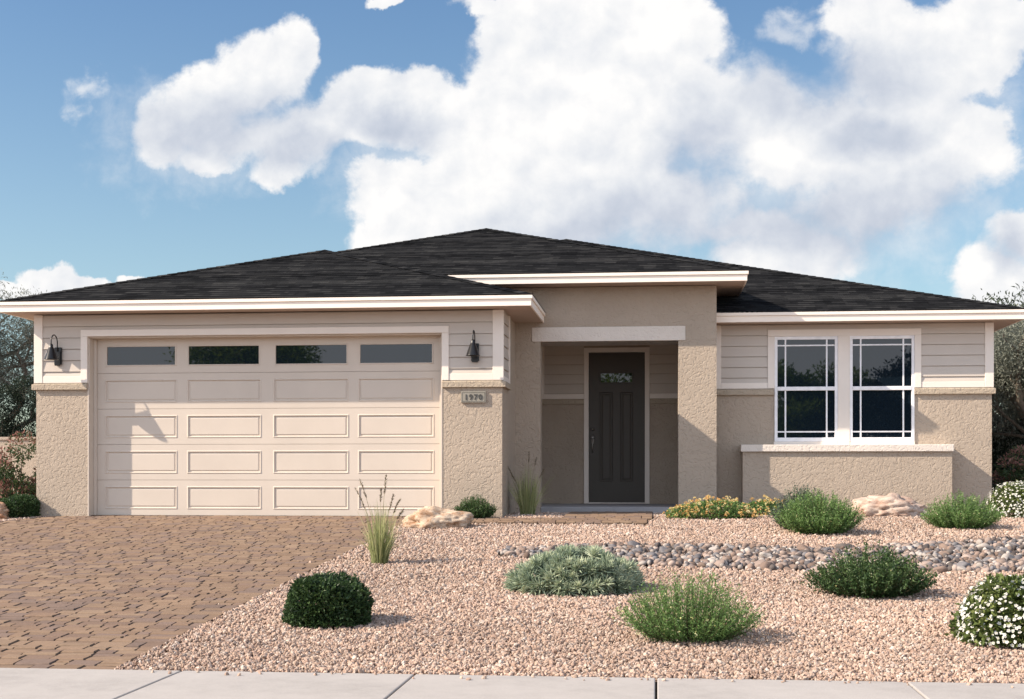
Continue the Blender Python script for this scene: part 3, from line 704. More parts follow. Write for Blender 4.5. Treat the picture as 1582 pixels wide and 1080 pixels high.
box(bm, Wn[0][1]+.001, Wn[1][0]-.001, cy0, cy1, zsill+.002, wz1, .004); box(bm, Wn[0][0]-.012, Wn[0][1]-.001, cy0+.006, cy1, zsill+.002, wz0-.001, .003); box(bm, Wn[1][0]+.001, Wn[1][1]+.004, cy0+.006, cy1, zsill+.002, wz0-.001, .003)
part('window_casing', bm, M_trim)
for (a, b) in Wn:
    zm0, zm1 = pz(1300,603.2,LR), pz(1300,597.2,LR); gt = pz(1300,524.3,LR); gb = pz(1300,676,LR); fw = .042
    bm = BM(); yf = YR-.022
    box(bm, a, a+fw, yf, YR+.06, wz0, wz1, .004); box(bm, b-fw, b, yf, YR+.06, wz0, wz1, .004); box(bm, a+fw, b-fw, yf+.001, YR+.06, gt, wz1, .004); box(bm, a+fw, b-fw, yf+.001, YR+.06, wz0, gb, .004); box(bm, a+fw, b-fw, yf-.006, YR+.05, zm0, zm1, .004)
    wo = part('window', bm, M_vinyl)
    bm = BM(); q = .007; yg = YR-.004
    for xm in (a+fw+.115, b-fw-.115): box(bm, xm-.011, xm+.011, yg-.009, yg+.004, gb+.001, zm0-.001); box(bm, xm-.011, xm+.011, yg-.009, yg+.004, zm1+.001, gt-.001)
    for zm, s in ((gt-.085,0),(gb+.085,0)): box(bm, a+fw+.001, b-fw-.001, yg-.0075, yg+.003, zm-.010, zm+.010)
    part('grille', bm, M_vinyl, wo)
    bm = BM(); box(bm, a+fw-.004, b-fw+.004, yg, yg+.006, zm1-.004, gt+.004); part('upper_pane', bm, M_glass, wo)
    bm = BM(); box(bm, a+fw-.004, b-fw+.004, yg+.012, yg+.018, gb-.004, zm0+.004); part('lower_pane', bm, M_glass, wo)
# low wall under the windows
LQ = 20.19
bm = BM(); box(bm, px(1147.5,LQ), px(1471,LQ), Y(LQ), YR+.001, -.1, .893); lw = part('low_front_wall', bm, M_stuc)
bm = BM(); box(bm, px(1144.8,LQ-.04), px(1474,LQ-.04), Y(LQ)-.04, YR-.0005, .8935, .994, .006); part('wall_cap', bm, M_cream, lw)
# back and hidden sides so that the house is closed
bm = BM(); box(bm, XG0+T, XR1-T, Y(33.3), Y(33.5), -.1, ZEAVE-.002); box(bm, -2.2, -2.0, Y(20.4), Y(22), -.1, ZEAVE); part('rear_wall', bm, M_stuc)

# --- roofs: each a hip with a ridge running to the back
def course_face(bm, uvl, e0, e1, inward, rise, width_fn, depth, p, step=.14):
    """e0->e1 eave line (xy), inward unit xy; left and right limits follow 45 degree hips"""
    e0 = Vector(e0); e1 = Vector(e1); a = (e1-e0).normalized(); n = Vector(inward); Ls = (e1-e0).length
    sl = math.sqrt(1+p*p); k = 0; run = step/sl; d = 0
    while d < depth-1e-4:
        d2 = min(d+run, depth); l0, r0 = width_fn(d); l1, r1 = width_fn(d2)
        def P(s, dd, zz): q = e0+a*s+n*dd; return bm.verts.new((q.x, q.y, rise+p*dd+zz))
        lo_, up = .013, .0
        v = [P(l0,d,lo_), P(r0,d,lo_), P(r1,d2,up), P(l1,d2,up)]
        if r1-l1 < 1e-4: f = bm.faces.new(v[:3]); uv = [(l0,k*step),(r0,k*step),((l1),(k+1)*step-.001)]
        else: f = bm.faces.new(v); uv = [(l0,k*step),(r0,k*step),(r1,(k+1)*step-.001),(l1,(k+1)*step-.001)]
        for lp, q in zip(f.loops, uv): lp[uvl].uv = (q[0]+50, q[1]+.0005+20)
        w0, w1 = P(l0,d,-.004), P(r0,d,-.004); f2 = bm.faces.new((w0,w1,v[1],v[0]))
        for lp in f2.loops: lp[uvl].uv = (l0+50, k*step+.002+20)
        d = d2; k += 1
def hip_roof(x0, x1, y0, ze, p, yback, cut=None, name='roof', side='both'):
    a = (x1-x0)/2; xm = (x0+x1)/2; bm = BM(); uvl = bm.loops.layers.uv.new('UVMap')
    course_face(bm, uvl, (x0,y0), (x1,y0), (0,1), ze, lambda d: (d, 2*a-d), a, p)
    Lb = yback-y0
    course_face(bm, uvl, (x1,y0), (x1,yback), (-1,0), ze, lambda d: (d, Lb), a, p)
    course_face(bm, uvl, (x0,yback), (x0,y0), (1,0), ze, lambda d: (0, Lb-d), a, p)
    # gable end at the back, closing the volume
    f = bm.faces.new([bm.verts.new(q) for q in ((x0,yback,ze),(x1,yback,ze),(xm,yback,ze+a*p))])
    bmesh.ops.translate(bm, verts=bm.verts, vec=-house_off)
    me = bpy.data.meshes.new(name); bm.to_mesh(me); bm.free()
    r = link(name, me, M_shin, house)
    # ridge caps: overlapping folded shingles
    bm = BM(); uvl = bm.loops.layers.uv.new('UVMap')
    for s, e in (((x0,y0,ze),(xm,y0+a,ze+a*p)), ((x1,y0,ze),(xm,y0+a,ze+a*p)), ((xm,y0+a,ze+a*p),(xm,yback,ze+a*p))):
        s = Vector(s); e = Vector(e); s = s+(e-s).normalized()*.13 if s.z < e.z-.1 else s; d = e-s; n = int(d.length/.16); u = d.normalized(); sd = u.cross(Vector((0,0,1))).normalized()
        for i in range(n):
            q0 = s+d*(i/n); q1 = s+d*((i+1)/n)
            pts = []
            for q, h in ((q0,.018),(q1,.011)):
                pts += [q-sd*.12+Vector((0,0,h-.026)), q+Vector((0,0,h)), q+sd*.12+Vector((0,0,h-.026))]
            v = [bm.verts.new(t) for t in pts]; ru = random.random()*40
            for idx in ((0,1,4,3),(1,2,5,4)):
                f = bm.faces.new([v[t] for t in idx])
                for lp in f.loops: lp[uvl].uv = (ru, ru)
            b = bm.verts.new(q0-sd*.12+Vector((0,0,-.02))); c = bm.verts.new(q0+sd*.12+Vector((0,0,-.02))); f = bm.faces.new((b,c,v[2],v[1],v[0]))
            for lp in f.loops: lp[uvl].uv = (ru, ru)
    bmesh.ops.translate(bm, verts=bm.verts, vec=-house_off)
    me = bpy.data.meshes.new('ridge_cap'); bm.to_mesh(me); bm.free(); link('ridge_cap', me, M_shin, r)
    return r
def eaves(r, x0, x1, y0, zs, zf, yback, wall_x0, wall_x1, wall_y, left=True, right=True, xl=None):
    """fascia boards in two steps along front and sides plus the soffit; xl: where the front fascia starts"""
    zm = zs+(zf-zs)*.60; bm = BM(); t1, t2 = .020, .045; fx0 = x0 if xl is None else xl
    for za, zb, o_ in ((zs, zm-.0015, .018), (zm, zf, 0)):
        box(bm, fx0+(o_ if left else 0), x1-(o_ if right else 0), y0+o_, y0+.04, za, zb, .003)
        if right: box(bm, x1-.04, x1-o_, y0+.0405, yback, za, zb, .003)
        if left: box(bm, x0+o_, x0+.04, y0+.0405, yback, za, zb, .003)
    part('fascia', bm, M_fasc, r)
    bm = BM(); zz = zs+.006
    box(bm, fx0+(.041 if left else 0), x1-(.041 if right else 0), y0+.041, wall_y+.05, zz, zz+.02)
    if right: box(bm, wall_x1-.05, x1-.041, wall_y+.0505, yback, zz, zz+.02)
    if left: box(bm, x0+.041, wall_x0+.05, wall_y+.0505, yback, zz, zz+.02)
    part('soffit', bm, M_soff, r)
ZF = 2.91
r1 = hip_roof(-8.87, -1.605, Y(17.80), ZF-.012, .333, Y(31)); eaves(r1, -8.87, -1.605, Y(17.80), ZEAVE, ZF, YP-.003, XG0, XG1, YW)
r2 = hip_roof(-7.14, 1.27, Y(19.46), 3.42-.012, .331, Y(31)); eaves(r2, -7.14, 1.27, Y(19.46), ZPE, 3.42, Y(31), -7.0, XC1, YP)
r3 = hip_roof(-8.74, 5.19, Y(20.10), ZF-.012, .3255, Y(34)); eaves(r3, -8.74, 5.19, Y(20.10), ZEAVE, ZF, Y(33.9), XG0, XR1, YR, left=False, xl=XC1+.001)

# ------------------------------------------------------------------ lanterns and house number
def lantern(x, label):
    z = 2.19
    t = thing('wall_lantern', label, 'lantern', (x, YW-.018, z), 0, 'black barn style lanterns beside the garage door'); t.scale = (1.03,1.03,1.03)
    bm = BM(); box(bm, -.052, .052, -.03, .0, -.115, .115, .008); box(bm, -.04, .04, -.045, -.0305, -.13, .06, .006); obj('back_plate', bm, M_black, t)
    bm = BM(); pts = []
    for k in range(13):
        a = PI*k/12; pts.append((0, -.135+.095*math.cos(a), .17+.10*math.sin(a)))
    tube(bm, [(0,-.04,.06)]+pts+[(0,-.23,.12)], .0075, 10); obj('gooseneck', bm, M_black, t, True)
    bm = BM(); lathe(bm, [(.0,.145),(.018,.143),(.024,.128),(.026,.10),(.034,.092),(.088,-.055),(.094,-.062),(.090,-.062),(.083,-.052),(.03,.086),(0,.09)], 28, Matrix.Translation((0,-.23,0))); obj('lamp_shade', bm, M_black, t, True)
    bm = BM(); lathe(bm, [(0,-.035),(.018,-.03),(.026,-.01),(.022,.02),(.012,.05),(.012,.088)], 16, Matrix.Translation((0,-.23,0))); obj('bulb', bm, mat_simple('frosted bulb glass', (.7,.68,.62), .3), t, True)
lantern(px(91.5, LW), 'black gooseneck wall lantern on the siding half lit by sun at the outer garage corner')
lantern(px(734.5, LW), 'black gooseneck wall lantern in full shade above the house number plaque')
sx0, sx1 = px(712, LW-.03), px(750.5, LW-.03); sz0, sz1 = pz(731,622,LW-.03), pz(731,604.5,LW-.03)
t = thing('house_number_sign', 'grey green rectangular plaque with house number 1970 on the stucco pillar', 'house number', ((sx0+sx1)/2, YW, sz0))
bm = BM(); box(bm, -(sx1-sx0)/2, (sx1-sx0)/2, -.032, -.002, 0, sz1-sz0, .003); obj('plaque', bm, M_plaq, t)
bm = BM(); hw, hh = (sx1-sx0)/2, sz1-sz0; g = .014
for a in ((-hw+g,hw-g,g,g+.004),(-hw+g,hw-g,hh-g-.004,hh-g),(-hw+g,-hw+g+.004,g+.0045,hh-g-.0045),(hw-g-.004,hw-g,g+.0045,hh-g-.0045)): box(bm, a[0], a[1], -.0345, -.0325, a[2], a[3])
obj('border_line', bm, M_pline, t)
adv = .053
for k, ch in enumerate('1970'):
    cu = bpy.data.curves.new('digit', 'FONT'); cu.body = ch; cu.size = .100; cu.extrude = .003; cu.offset = .0022; cu.align_x = 'CENTER'; cu.resolution_u = 6
    tmp = bpy.data.objects.new('digit_curve', cu); C.objects.link(tmp); dg = bpy.context.evaluated_depsgraph_get()
    me = bpy.data.meshes.new_from_object(tmp.evaluated_get(dg)); bpy.data.objects.remove(tmp)
    d = link('digit', me, M_digit, t); d.rotation_euler = (PI/2,0,0); d.location = ((k-1.5)*.0640, -.036, hh/2-.0355)

# ------------------------------------------------------------------ plants
def unit(a): return a/np.maximum(np.linalg.norm(a, axis=-1, keepdims=True), 1e-9)
def leaf_arrays(P, D, L, W, var, fold=.3, curl=.0):
    n = len(P); D = unit(D); R = unit(rng.normal(size=(n,3))+np.array([0,0,1.2])); S = unit(np.cross(D, R)); U = np.cross(S, D)
    L = np.broadcast_to(np.asarray(L,float), (n,))[:,None]; W = np.broadcast_to(np.asarray(W,float), (n,))[:,None]
    a = P; b = P+D*L*.45+S*W*.5+U*W*fold; c = P+D*L-U*L*curl; d = P+D*L*.45-S*W*.5+U*W*fold
    V = np.stack([a,b,c,d],1).reshape(-1,3); i = np.arange(n)*4
    F = np.concatenate([np.stack([i,i+1,i+2],1), np.stack([i,i+2,i+3],1)])
    return V, F, np.repeat(var, 4)
def join(arrs):
    V=[];F=[];R=[];o=0
    for v,f,r in arrs: V.append(v);F.append(f+o);R.append(r);o+=len(v)
    return np.concatenate(V),np.concatenate(F),np.concatenate(R)
def leafobj(name, arrs, mat, parent, kind=None):
    v,f,r = join(arrs); o = link(name, mesh_np(name, v, f, var=r), mat, parent)
    if kind: o['kind'] = kind
    return o
def ribbons(P0, P1, P2, w0, var, seg=6):
    """curved tapering blades through three control points"""
    n = len(P0); ts = np.linspace(0,1,seg+1); V=[]; 
    sd = unit(np.cross(P2-P0, rng.normal(size=(n,3))))
    for t in ts:
        c = P0*(1-t)**2+P1*2*t*(1-t)+P2*t*t; w = np.broadcast_to(np.asarray(w0,float),(n,))[:,None]*(1-t)**.7*.5+.0003
        V += [c-sd*w, c+sd*w]
    V = np.stack(V,1); k = V.shape[1]; base = (np.arange(n)*k)[:,None]
    F = []
    for s in range(seg):
        q = 2*s; F += [np.concatenate([base+q,base+q+1,base+q+3],1), np.concatenate([base+q,base+q+3,base+q+2],1)]
    return V.reshape(-1,3), np.concatenate(F), np.repeat(var, k)
def dome_dirs(n):
    d = rng.normal(size=(n,3)); d[:,2] = np.abs(d[:,2]); return unit(d)
def lumps(D, amp, k=7, f=3.0):
    s = np.zeros(len(D))
    for _ in range(k):
        a = unit(rng.normal(size=3)); s += np.cos(np.arccos(np.clip(D@a,-1,1))*f+rng.uniform(0,6.3))
    return 1+amp*s/math.sqrt(k)
def stems_mesh(parent, base, tips, r=.004):
    bm = BM()
    for b, t in zip(base, tips):
        m = (Vector(b)*.5+Vector(t)*.5)+Vector((0,0,.03)); tube(bm, [b, m, t], [r, r*.8, r*.4], 5, False)
    return obj('stems', bm, M_stem, parent, True)

def dome_bush(name, label, loc, rx, h, n, ll, lw, mat, amp=.06, up=.25, cat='shrub', group=None, flowers=None, ry=None, depth=.45, spread=.9, nst=26):
    t = thing(name, label, cat, loc, 0, group); ry = ry or rx
    D = dome_dirs(n); rr = lumps(D, amp, 9, 5)*(1-depth*rng.random(n)**2.2)
    rr *= np.where(rng.random(n) > .86, rng.uniform(1.0,1.09,n), 1); P = D*np.array([rx,ry,h])*rr[:,None]; P[:,2] = np.maximum(P[:,2], .012)
    # squarer shoulders
    rho = np.hypot(D[:,0],D[:,1]); P *= (1/(rho**2.7+D[:,2]**2.7)**(1/2.7))[:,None]; P += (lumps(D,.035,9,11)-1)[:,None]*D*.6*rx
    P[:,2] = np.maximum(P[:,2], .012); dirs = unit(D*np.array([1/rx,1/ry,1/h])+rng.normal(size=(n,3))*spread*3+np.array([0,0,up*3]))
    var = np.clip(.46+.27*rng.normal(size=n)+.13*(lumps(D,1.,7,9)-1), 0, 1)
    leafobj('foliage', [leaf_arrays(P, dirs, ll*rng.uniform(.65,1.25,n), lw*rng.uniform(.7,1.2,n), var)], mat, t)
    Ds = dome_dirs(nst); stems_mesh(t, [(x*.06,y*.06,0) for x,y,_ in Ds], [tuple(d*np.array([rx,ry,h])*.8) for d in Ds])
    if flowers:
        fn, fr, fm, cm = flowers
        D = dome_dirs(fn); rr = lumps(D, amp*.4)*rng.uniform(1.0,1.07,fn); P = D*np.array([rx,ry,h])*rr[:,None]+D*.014; P *= (1/(np.hypot(D[:,0],D[:,1])**2.7+D[:,2]**2.7)**(1/2.7))[:,None]; P[:,2] = np.maximum(P[:,2],.02)
        Nn = unit(D+rng.normal(size=(fn,3))*.35+np.array([0,0,.15])); A = unit(np.cross(Nn, rng.normal(size=(fn,3)))); B = np.cross(Nn, A)
        arr = []
        for k in range(5):
            a = 2*PI*k/5; dd = A*math.cos(a)+B*math.sin(a); sd = np.cross(Nn, dd); R = fr*rng.uniform(.8,1.15,fn)[:,None]
            V = np.stack([P, P+dd*R*.6+sd*R*.42+Nn*R*.12, P+dd*R+Nn*R*.05, P+dd*R*.6-sd*R*.42+Nn*R*.12],1).reshape(-1,3); i = np.arange(fn)*4
            arr.append((V, np.concatenate([np.stack([i,i+1,i+2],1),np.stack([i,i+2,i+3],1)]), np.repeat(rng.random(fn),4)))
        leafobj('flowers', arr, fm, t, 'stuff')
        q = Nn*.004; R = fr*.22
        V = np.stack([P+q+A*R, P+q+B*R, P+q-A*R, P+q-B*R],1).reshape(-1,3); i = np.arange(fn)*4
        leafobj('flower_centres', [(V, np.concatenate([np.stack([i,i+1,i+2],1),np.stack([i,i+2,i+3],1)]), np.repeat(rng.random(fn),4))], cm, t, 'stuff')
    return t

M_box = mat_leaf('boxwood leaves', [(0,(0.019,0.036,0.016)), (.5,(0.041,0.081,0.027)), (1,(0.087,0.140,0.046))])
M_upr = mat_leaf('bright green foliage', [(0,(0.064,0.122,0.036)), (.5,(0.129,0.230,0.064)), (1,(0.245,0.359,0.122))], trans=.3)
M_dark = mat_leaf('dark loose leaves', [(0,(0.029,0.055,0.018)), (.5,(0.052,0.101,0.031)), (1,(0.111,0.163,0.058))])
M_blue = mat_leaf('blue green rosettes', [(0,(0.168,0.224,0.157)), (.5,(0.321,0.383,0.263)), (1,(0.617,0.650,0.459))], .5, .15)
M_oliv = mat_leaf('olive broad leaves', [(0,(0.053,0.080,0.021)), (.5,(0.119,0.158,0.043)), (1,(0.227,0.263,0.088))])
M_white = mat_leaf('white petals', [(0,(.50,.50,.47)), (1,(.70,.69,.65))], .6, .2)
M_yel = mat_leaf('yellow stamens', [(0,(.55,.45,.10)), (1,(.65,.55,.18))], .6, .1)
M_lan = mat_leaf('orange yellow petals', [(0,(.66,.37,.15)), (.3,(.74,.50,.19)), (.65,(.76,.60,.26)), (1,(.78,.70,.44))], .6, .25)
M_grs = mat_leaf('pale grass blades', [(0,(0.145,0.176,0.062)), (.5,(0.291,0.321,0.138)), (1,(0.553,0.536,0.276))], .55, .3)
M_plume = mat_leaf('grass seed heads', [(0,(.12,.09,.06)), (1,(.27,.22,.16))], .8, .2)
M_pho = mat_leaf('red tipped leaves', [(0,(.035,.062,.025)), (.6,(.072,.118,.046)), (.76,(.13,.11,.06)), (.88,(.25,.115,.085)), (1,(.33,.17,.14))], .45, .25)
M_grey = mat_leaf('grey green leaves', [(0,(0.087,0.100,0.077)), (.5,(0.169,0.181,0.143)), (1,(0.299,0.306,0.250))], .6, .2)
M_ever = mat_leaf('dark evergreen leaves', [(0,(0.013,0.021,0.013)), (.5,(0.027,0.044,0.024)), (1,(0.062,0.080,0.046))], .6, .15)
M_tree = mat_leaf('green tree leaves', [(0,(0.090,0.150,0.030)), (.5,(0.210,0.315,0.060)), (1,(0.390,0.495,0.105))], .5, .5)

def at(x, y): return (x, y, gz(y)+.004)
dome_bush('round_shrub', 'dense dark green rounded shrub at the driveway edge of the gravel', at(-2.333,-8.80), .288, .325, 10500, .034, .020, M_box, .085, group='clipped round shrubs')
dome_bush('round_shrub', 'small dark green rounded shrub at the foot of the outer garage pillar', at(-8.70,-.30), .285, .28, 5600, .036, .021, M_box, .08, group='clipped round shrubs')
# the white flowering shrubs
dome_bush('white_flowering_shrub', 'olive leaved shrub dotted with white flowers nearest the sidewalk', at(2.325,-9.18), .365, .385, 4600, .05, .034, M_oliv, .09, flowers=(1050,.0135,M_white,M_yel), cat='flowering shrub', group='white flowering shrubs')
dome_bush('white_flowering_shrub', 'shrub covered in small white flowers by the far corner of the house', at(4.72,.30), .40, .43, 3600, .04, .026, M_oliv, .05, flowers=(820,.0145,M_white,M_yel), cat='flowering shrub', group='white flowering shrubs')

def upright_shrub(label, loc, rx, h, nst, mat, flecks=0, ll=.03, lw=.007, ry=None, lean=.55, hn=.25, group='loose green shrubs', per=34, upd=.9, ntop=0):
    t = thing('green_shrub', label, 'shrub', loc, 0, group); ry = ry or rx*.85
    a = rng.uniform(0,2*PI,nst); q = np.sqrt(rng.random(nst))
    bx, by = np.cos(a)*q, np.sin(a)*q
    base = np.stack([bx*rx*.45, by*ry*.45, np.zeros(nst)],1)
    hh = h*(1-.62*q**2.2)*rng.uniform(1-hn,1.12,nst)
    tip = np.stack([bx*rx*(1+rng.normal(size=nst)*.06), by*ry, hh],1); mid = base*.35+tip*.65; mid[:,2] = hh*.45
    arr = []
    ts = np.linspace(.06,1,per); 
    P = np.concatenate([base*(1-s)**2+mid*2*s*(1-s)+tip*s*s for s in ts]); tt = np.repeat(ts, nst)
    ax = np.concatenate([unit(2*(1-s)*(mid-base)+2*s*(tip-mid)) for s in ts]); n = len(P)
    D = unit(ax*upd+rng.normal(size=(n,3))*.75)
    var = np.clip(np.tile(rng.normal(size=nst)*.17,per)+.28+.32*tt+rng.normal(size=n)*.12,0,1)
    arr.append(leaf_arrays(P+rng.normal(size=(n,3))*.005, D, ll*rng.uniform(.6,1.3,n)*(1.1-.4*tt), lw*rng.uniform(.7,1.3,n), var))
    leafobj('foliage', arr, mat, t)
    bm = BM()
    for i in range(0, nst, 3): tube(bm, [base[i], mid[i], tip[i]], [.003,.0025,.001], 4, False)
    obj('stems', bm, M_stem, t, True)
    if flecks:
        i = rng.integers(0,n,flecks); i = i[tt[i] > .3]; Pf = P[i]+rng.normal(size=(len(i),3))*.012
        m = len(i); A = unit(rng.normal(size=(m,3))); arr = [leaf_arrays(Pf, unit(rng.normal(size=(m,3))+np.array([0,-.3,.6])), .012, .012, rng.random(m)) for _ in range(3)]
        leafobj('flowers', arr, M_fleck, t, 'stuff')
    return t
M_bgr = mat_leaf('dull blue green leaves', [(0,(.04,.065,.04)), (.5,(.085,.12,.075)), (1,(.15,.19,.13))])
M_fleck = mat_leaf('tiny pale flowers', [(0,(.55,.55,.22)), (1,(.72,.70,.45))], .6, .2)
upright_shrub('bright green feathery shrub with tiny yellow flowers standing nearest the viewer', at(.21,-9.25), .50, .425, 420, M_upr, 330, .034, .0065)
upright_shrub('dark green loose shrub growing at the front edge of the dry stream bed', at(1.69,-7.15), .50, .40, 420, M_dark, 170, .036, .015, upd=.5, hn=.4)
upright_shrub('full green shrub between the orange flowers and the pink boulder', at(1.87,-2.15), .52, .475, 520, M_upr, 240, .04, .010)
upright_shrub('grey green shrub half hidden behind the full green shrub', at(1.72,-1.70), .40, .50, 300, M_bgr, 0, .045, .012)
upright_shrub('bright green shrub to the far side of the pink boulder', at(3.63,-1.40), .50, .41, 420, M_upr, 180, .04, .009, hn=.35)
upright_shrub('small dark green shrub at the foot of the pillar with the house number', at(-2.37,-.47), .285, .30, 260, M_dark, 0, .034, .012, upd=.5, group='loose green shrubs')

# blue-green rosette shrub
t = thing('rosette_shrub', 'wide blue green shrub made of spiky leaf rosettes', 'shrub', at(-.675,-6.97))
nr = 260; D = dome_dirs(nr); D[:,2] *= .9; D = unit(D); rr = lumps(D,.07)*(1-.30*rng.random(nr)**2)
P = D*np.array([.50,.42,.35])*rr[:,None]; P[:,2] = np.maximum(P[:,2],.03); arr = []
axis = unit(D*np.array([1,1,1.0])+np.array([0,0,.55])+rng.normal(size=(nr,3))*.2)
A = unit(np.cross(axis, rng.normal(size=(nr,3)))); B = np.cross(axis, A); vb = np.clip(.5+.2*rng.normal(size=nr),0,1)
for k in range(30):
    el_ = .15+1.25*(k/29); a = k*2.39996+rng.uniform(0,.4,nr)
    dd = axis*np.cos(el_)+(A*np.cos(a)[:,None]+B*np.sin(a)[:,None])*np.sin(el_)
    arr.append(leaf_arrays(P-axis*(.03*k/29), dd, rng.uniform(.075,.115,nr)*(.75+.5*k/29), .0165, np.clip(vb+rng.normal(size=nr)*.12+.15-.3*k/29,0,1), .18, .12))
leafobj('foliage', arr, M_blue, t)
Ds = dome_dirs(90); stems_mesh(t, [(x*.1,y*.1,0) for x,y,_ in Ds], [tuple(d*np.array([.48,.4,.32])) for d in Ds], .006)

# orange flowering ground cover
def lantana(label, loc, rx, ry, h, nl, nf):
    t = thing('orange_flowering_plant', label, 'flowering plant', loc, 0, 'orange flowering ground cover by the porch column')
    D = dome_dirs(nl); P = D*np.array([rx,ry,h*.85])*(lumps(D,.1)*(1-.5*rng.random(nl)**2))[:,None]; P[:,2] = np.maximum(P[:,2],.01)
    leafobj('foliage', [leaf_arrays(P, D+rng.normal(size=(nl,3))*.9, .042*rng.uniform(.6,1.2,nl), .024, np.clip(.5+.25*rng.normal(size=nl),0,1))], M_upr, t)
    D = dome_dirs(nf); Q = D*np.array([rx*1.02,ry,h])*rng.uniform(.8,1.16,nf)[:,None]; Q[:,2] = np.maximum(Q[:,2],.03); arr = []; base = rng.random(nf)
    for k in range(14):
        d = unit(rng.normal(size=(nf,3))+np.array([0,-.2,.7])); arr.append(leaf_arrays(Q+d*.012, d+rng.normal(size=(nf,3))*.5, .016, .018, np.clip(base+rng.normal(size=nf)*.15,0,1)))
    leafobj('flowers', arr, M_lan, t, 'stuff')
    bm = BM()
    for i in range(0,nf,2): tube(bm, [(Q[i][0]*.5,Q[i][1]*.5,0), tuple(Q[i]*np.array([.9,.9,.6])), tuple(Q[i])], [.003,.0025,.0015], 4, False)
    obj('stems', bm, M_stem, t, True)
lantana('wide mound of orange and yellow flowers in front of the porch column', at(.73,-.15), .56, .30, .25, 2600, 270)
lantana('narrow clump of orange flowers against the low stucco wall', at(1.50,.62), .34, .26, .245, 1500, 150)

# ornamental grasses
def grass(label, loc, r0, r1, h, n, plumes):
    t = thing('ornamental_grass', label, 'grass plant', loc, 0, 'tall ornamental grasses')
    a = rng.uniform(0,2*PI,n); q = np.sqrt(rng.random(n)); c = np.stack([np.cos(a)*q, np.sin(a)*q, 0*a],1)
    hh = h*rng.uniform(.45,1.0,n)*(1-.25*q); P0 = c*r0; P1 = c*r0*1.25; P1[:,2] = hh*.6; P2 = c*(r1*rng.choice([.7,1,1.2,1.9],n)*rng.uniform(.5,1.2,n))[:,None]; P2[:,2] = hh
    arr = [ribbons(P0, P1, P2, rng.uniform(.005,.009,n), np.clip(.5+.25*rng.normal(size=n),0,1))]
    m = n//3; a = rng.uniform(0,2*PI,m); c = np.stack([np.cos(a),np.sin(a),0*a],1); P0 = c*r0*.7; P1 = c*r0*1.6; P1[:,2] = h*.35; P2 = c*(r1*rng.uniform(.7,1.8,m))[:,None]; P2[:,2] = h*rng.uniform(.2,.72,m)
    arr.append(ribbons(P0, P1, P2, .005, np.clip(.75+.2*rng.normal(size=m),0,1)))
    leafobj('blades', arr, M_grs, t)
    for (dx, dy, ph, ln, bend) in plumes:
        P0 = Vector((dx*.12, dy*.12, .05)); P2 = Vector((dx, dy, ph)); P1 = Vector((dx*.35, dy*.35, ph*.62))
        f = lambda s: P0*(1-s)**2+P1*(2*s*(1-s))+P2*s*s
        bm = BM(); tube(bm, [f(s/8) for s in range(9)], .0022, 5); st = obj('stalk', bm, M_plume_s, t, True)
        k = 90; s = 1-rng.random(k)*ln/ph*1.1; pts = np.array([f(min(1,x)) for x in s]); ax = np.array((P2-P1).normalized())
        arr = [leaf_arrays(pts, ax+rng.normal(size=(k,3))*.35, .03, .005, rng.random(k))]
        leafobj('seed_head', arr, M_plume, st)
M_plume_s = mat_bark('dry stalks', (.30,.26,.16))
grass('tall pale ornamental grass in the open gravel beside the driveway', at(-2.66,-5.28), .080, .18, .70, 260, [(-.20,.02,.80,.20,0),(-.23,-.03,.72,.22,0),(.06,0,.84,.2,0),(.00,.05,.72,.16,0),(.19,.02,.62,.16,0),(.14,-.04,.66,.18,0),(.22,.05,.52,.12,0)])
grass('slender pale ornamental grass in front of the porch', at(-1.77,.50), .10, .22, .80, 270, [(-.30,.0,.70,.16,0),(-.22,.02,.56,.12,0),(.02,.0,.86,.16,0),(.12,.02,.78,.14,0),(.22,0,.62,.14,0)])

# red tipped hedge plants beside the house
def leafy_bush(name, label, loc, rx, ry, h, n, ll, lw, mat, cat='shrub', group=None, red=False, clumps=26, z0=.0):
    t = thing(name, label, cat, loc, 0, group)
    cd = dome_dirs(clumps); cc = cd*np.array([rx,ry,h])*rng.uniform(.35,.82,clumps)[:,None]; cc[:,2] = np.maximum(cc[:,2], .1*h)+z0
    k = rng.integers(0,clumps,n); cr = rng.uniform(.2,.36,clumps)*min(rx,ry,h)*1.2
    d = unit(rng.normal(size=(n,3))); P = cc[k]+d*(cr[k]*(1-.5*rng.random(n)**2))[:,None]; P[:,2] = np.maximum(P[:,2],.02)
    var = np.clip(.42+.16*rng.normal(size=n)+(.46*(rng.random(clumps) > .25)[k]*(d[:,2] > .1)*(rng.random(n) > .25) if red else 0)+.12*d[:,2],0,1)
    leafobj('foliage', [leaf_arrays(P, d+rng.normal(size=(n,3))*.6+np.array([0,0,.35]), ll*rng.uniform(.6,1.2,n), lw*rng.uniform(.7,1.2,n), var)], mat, t)
    bm = BM()
    for c in cc[:30]: tube(bm, [(c[0]*.1,c[1]*.1,0), (c[0]*.5,c[1]*.5,c[2]*.6), tuple(c)], [.012,.009,.004], 6, False)
    obj('stems', bm, M_bark, t, True); return t
leafy_bush('red_tipped_shrub', 'tall shrub with red tipped leaves beside the outer garage pillar', (-9.10,Y(18.95),0), .62, .5, 1.30, 10500, .055, .026, M_pho, group='red tipped shrubs', red=True)
leafy_bush('red_tipped_shrub', 'shrub with dull red tipped leaves at the far corner behind the white flowers', (5.50,Y(21.6),0), .60, .5, 1.05, 8000, .055, .026, M_pho, group='red tipped shrubs', red=True)
leafy_bush('red_tipped_shrub', 'low reddish shrub filling the gap at the house corner under the grey tree', (6.3,Y(22.6),0), .65, .5, 1.15, 7000, .055, .026, M_pho, group='red tipped shrubs', red=True)

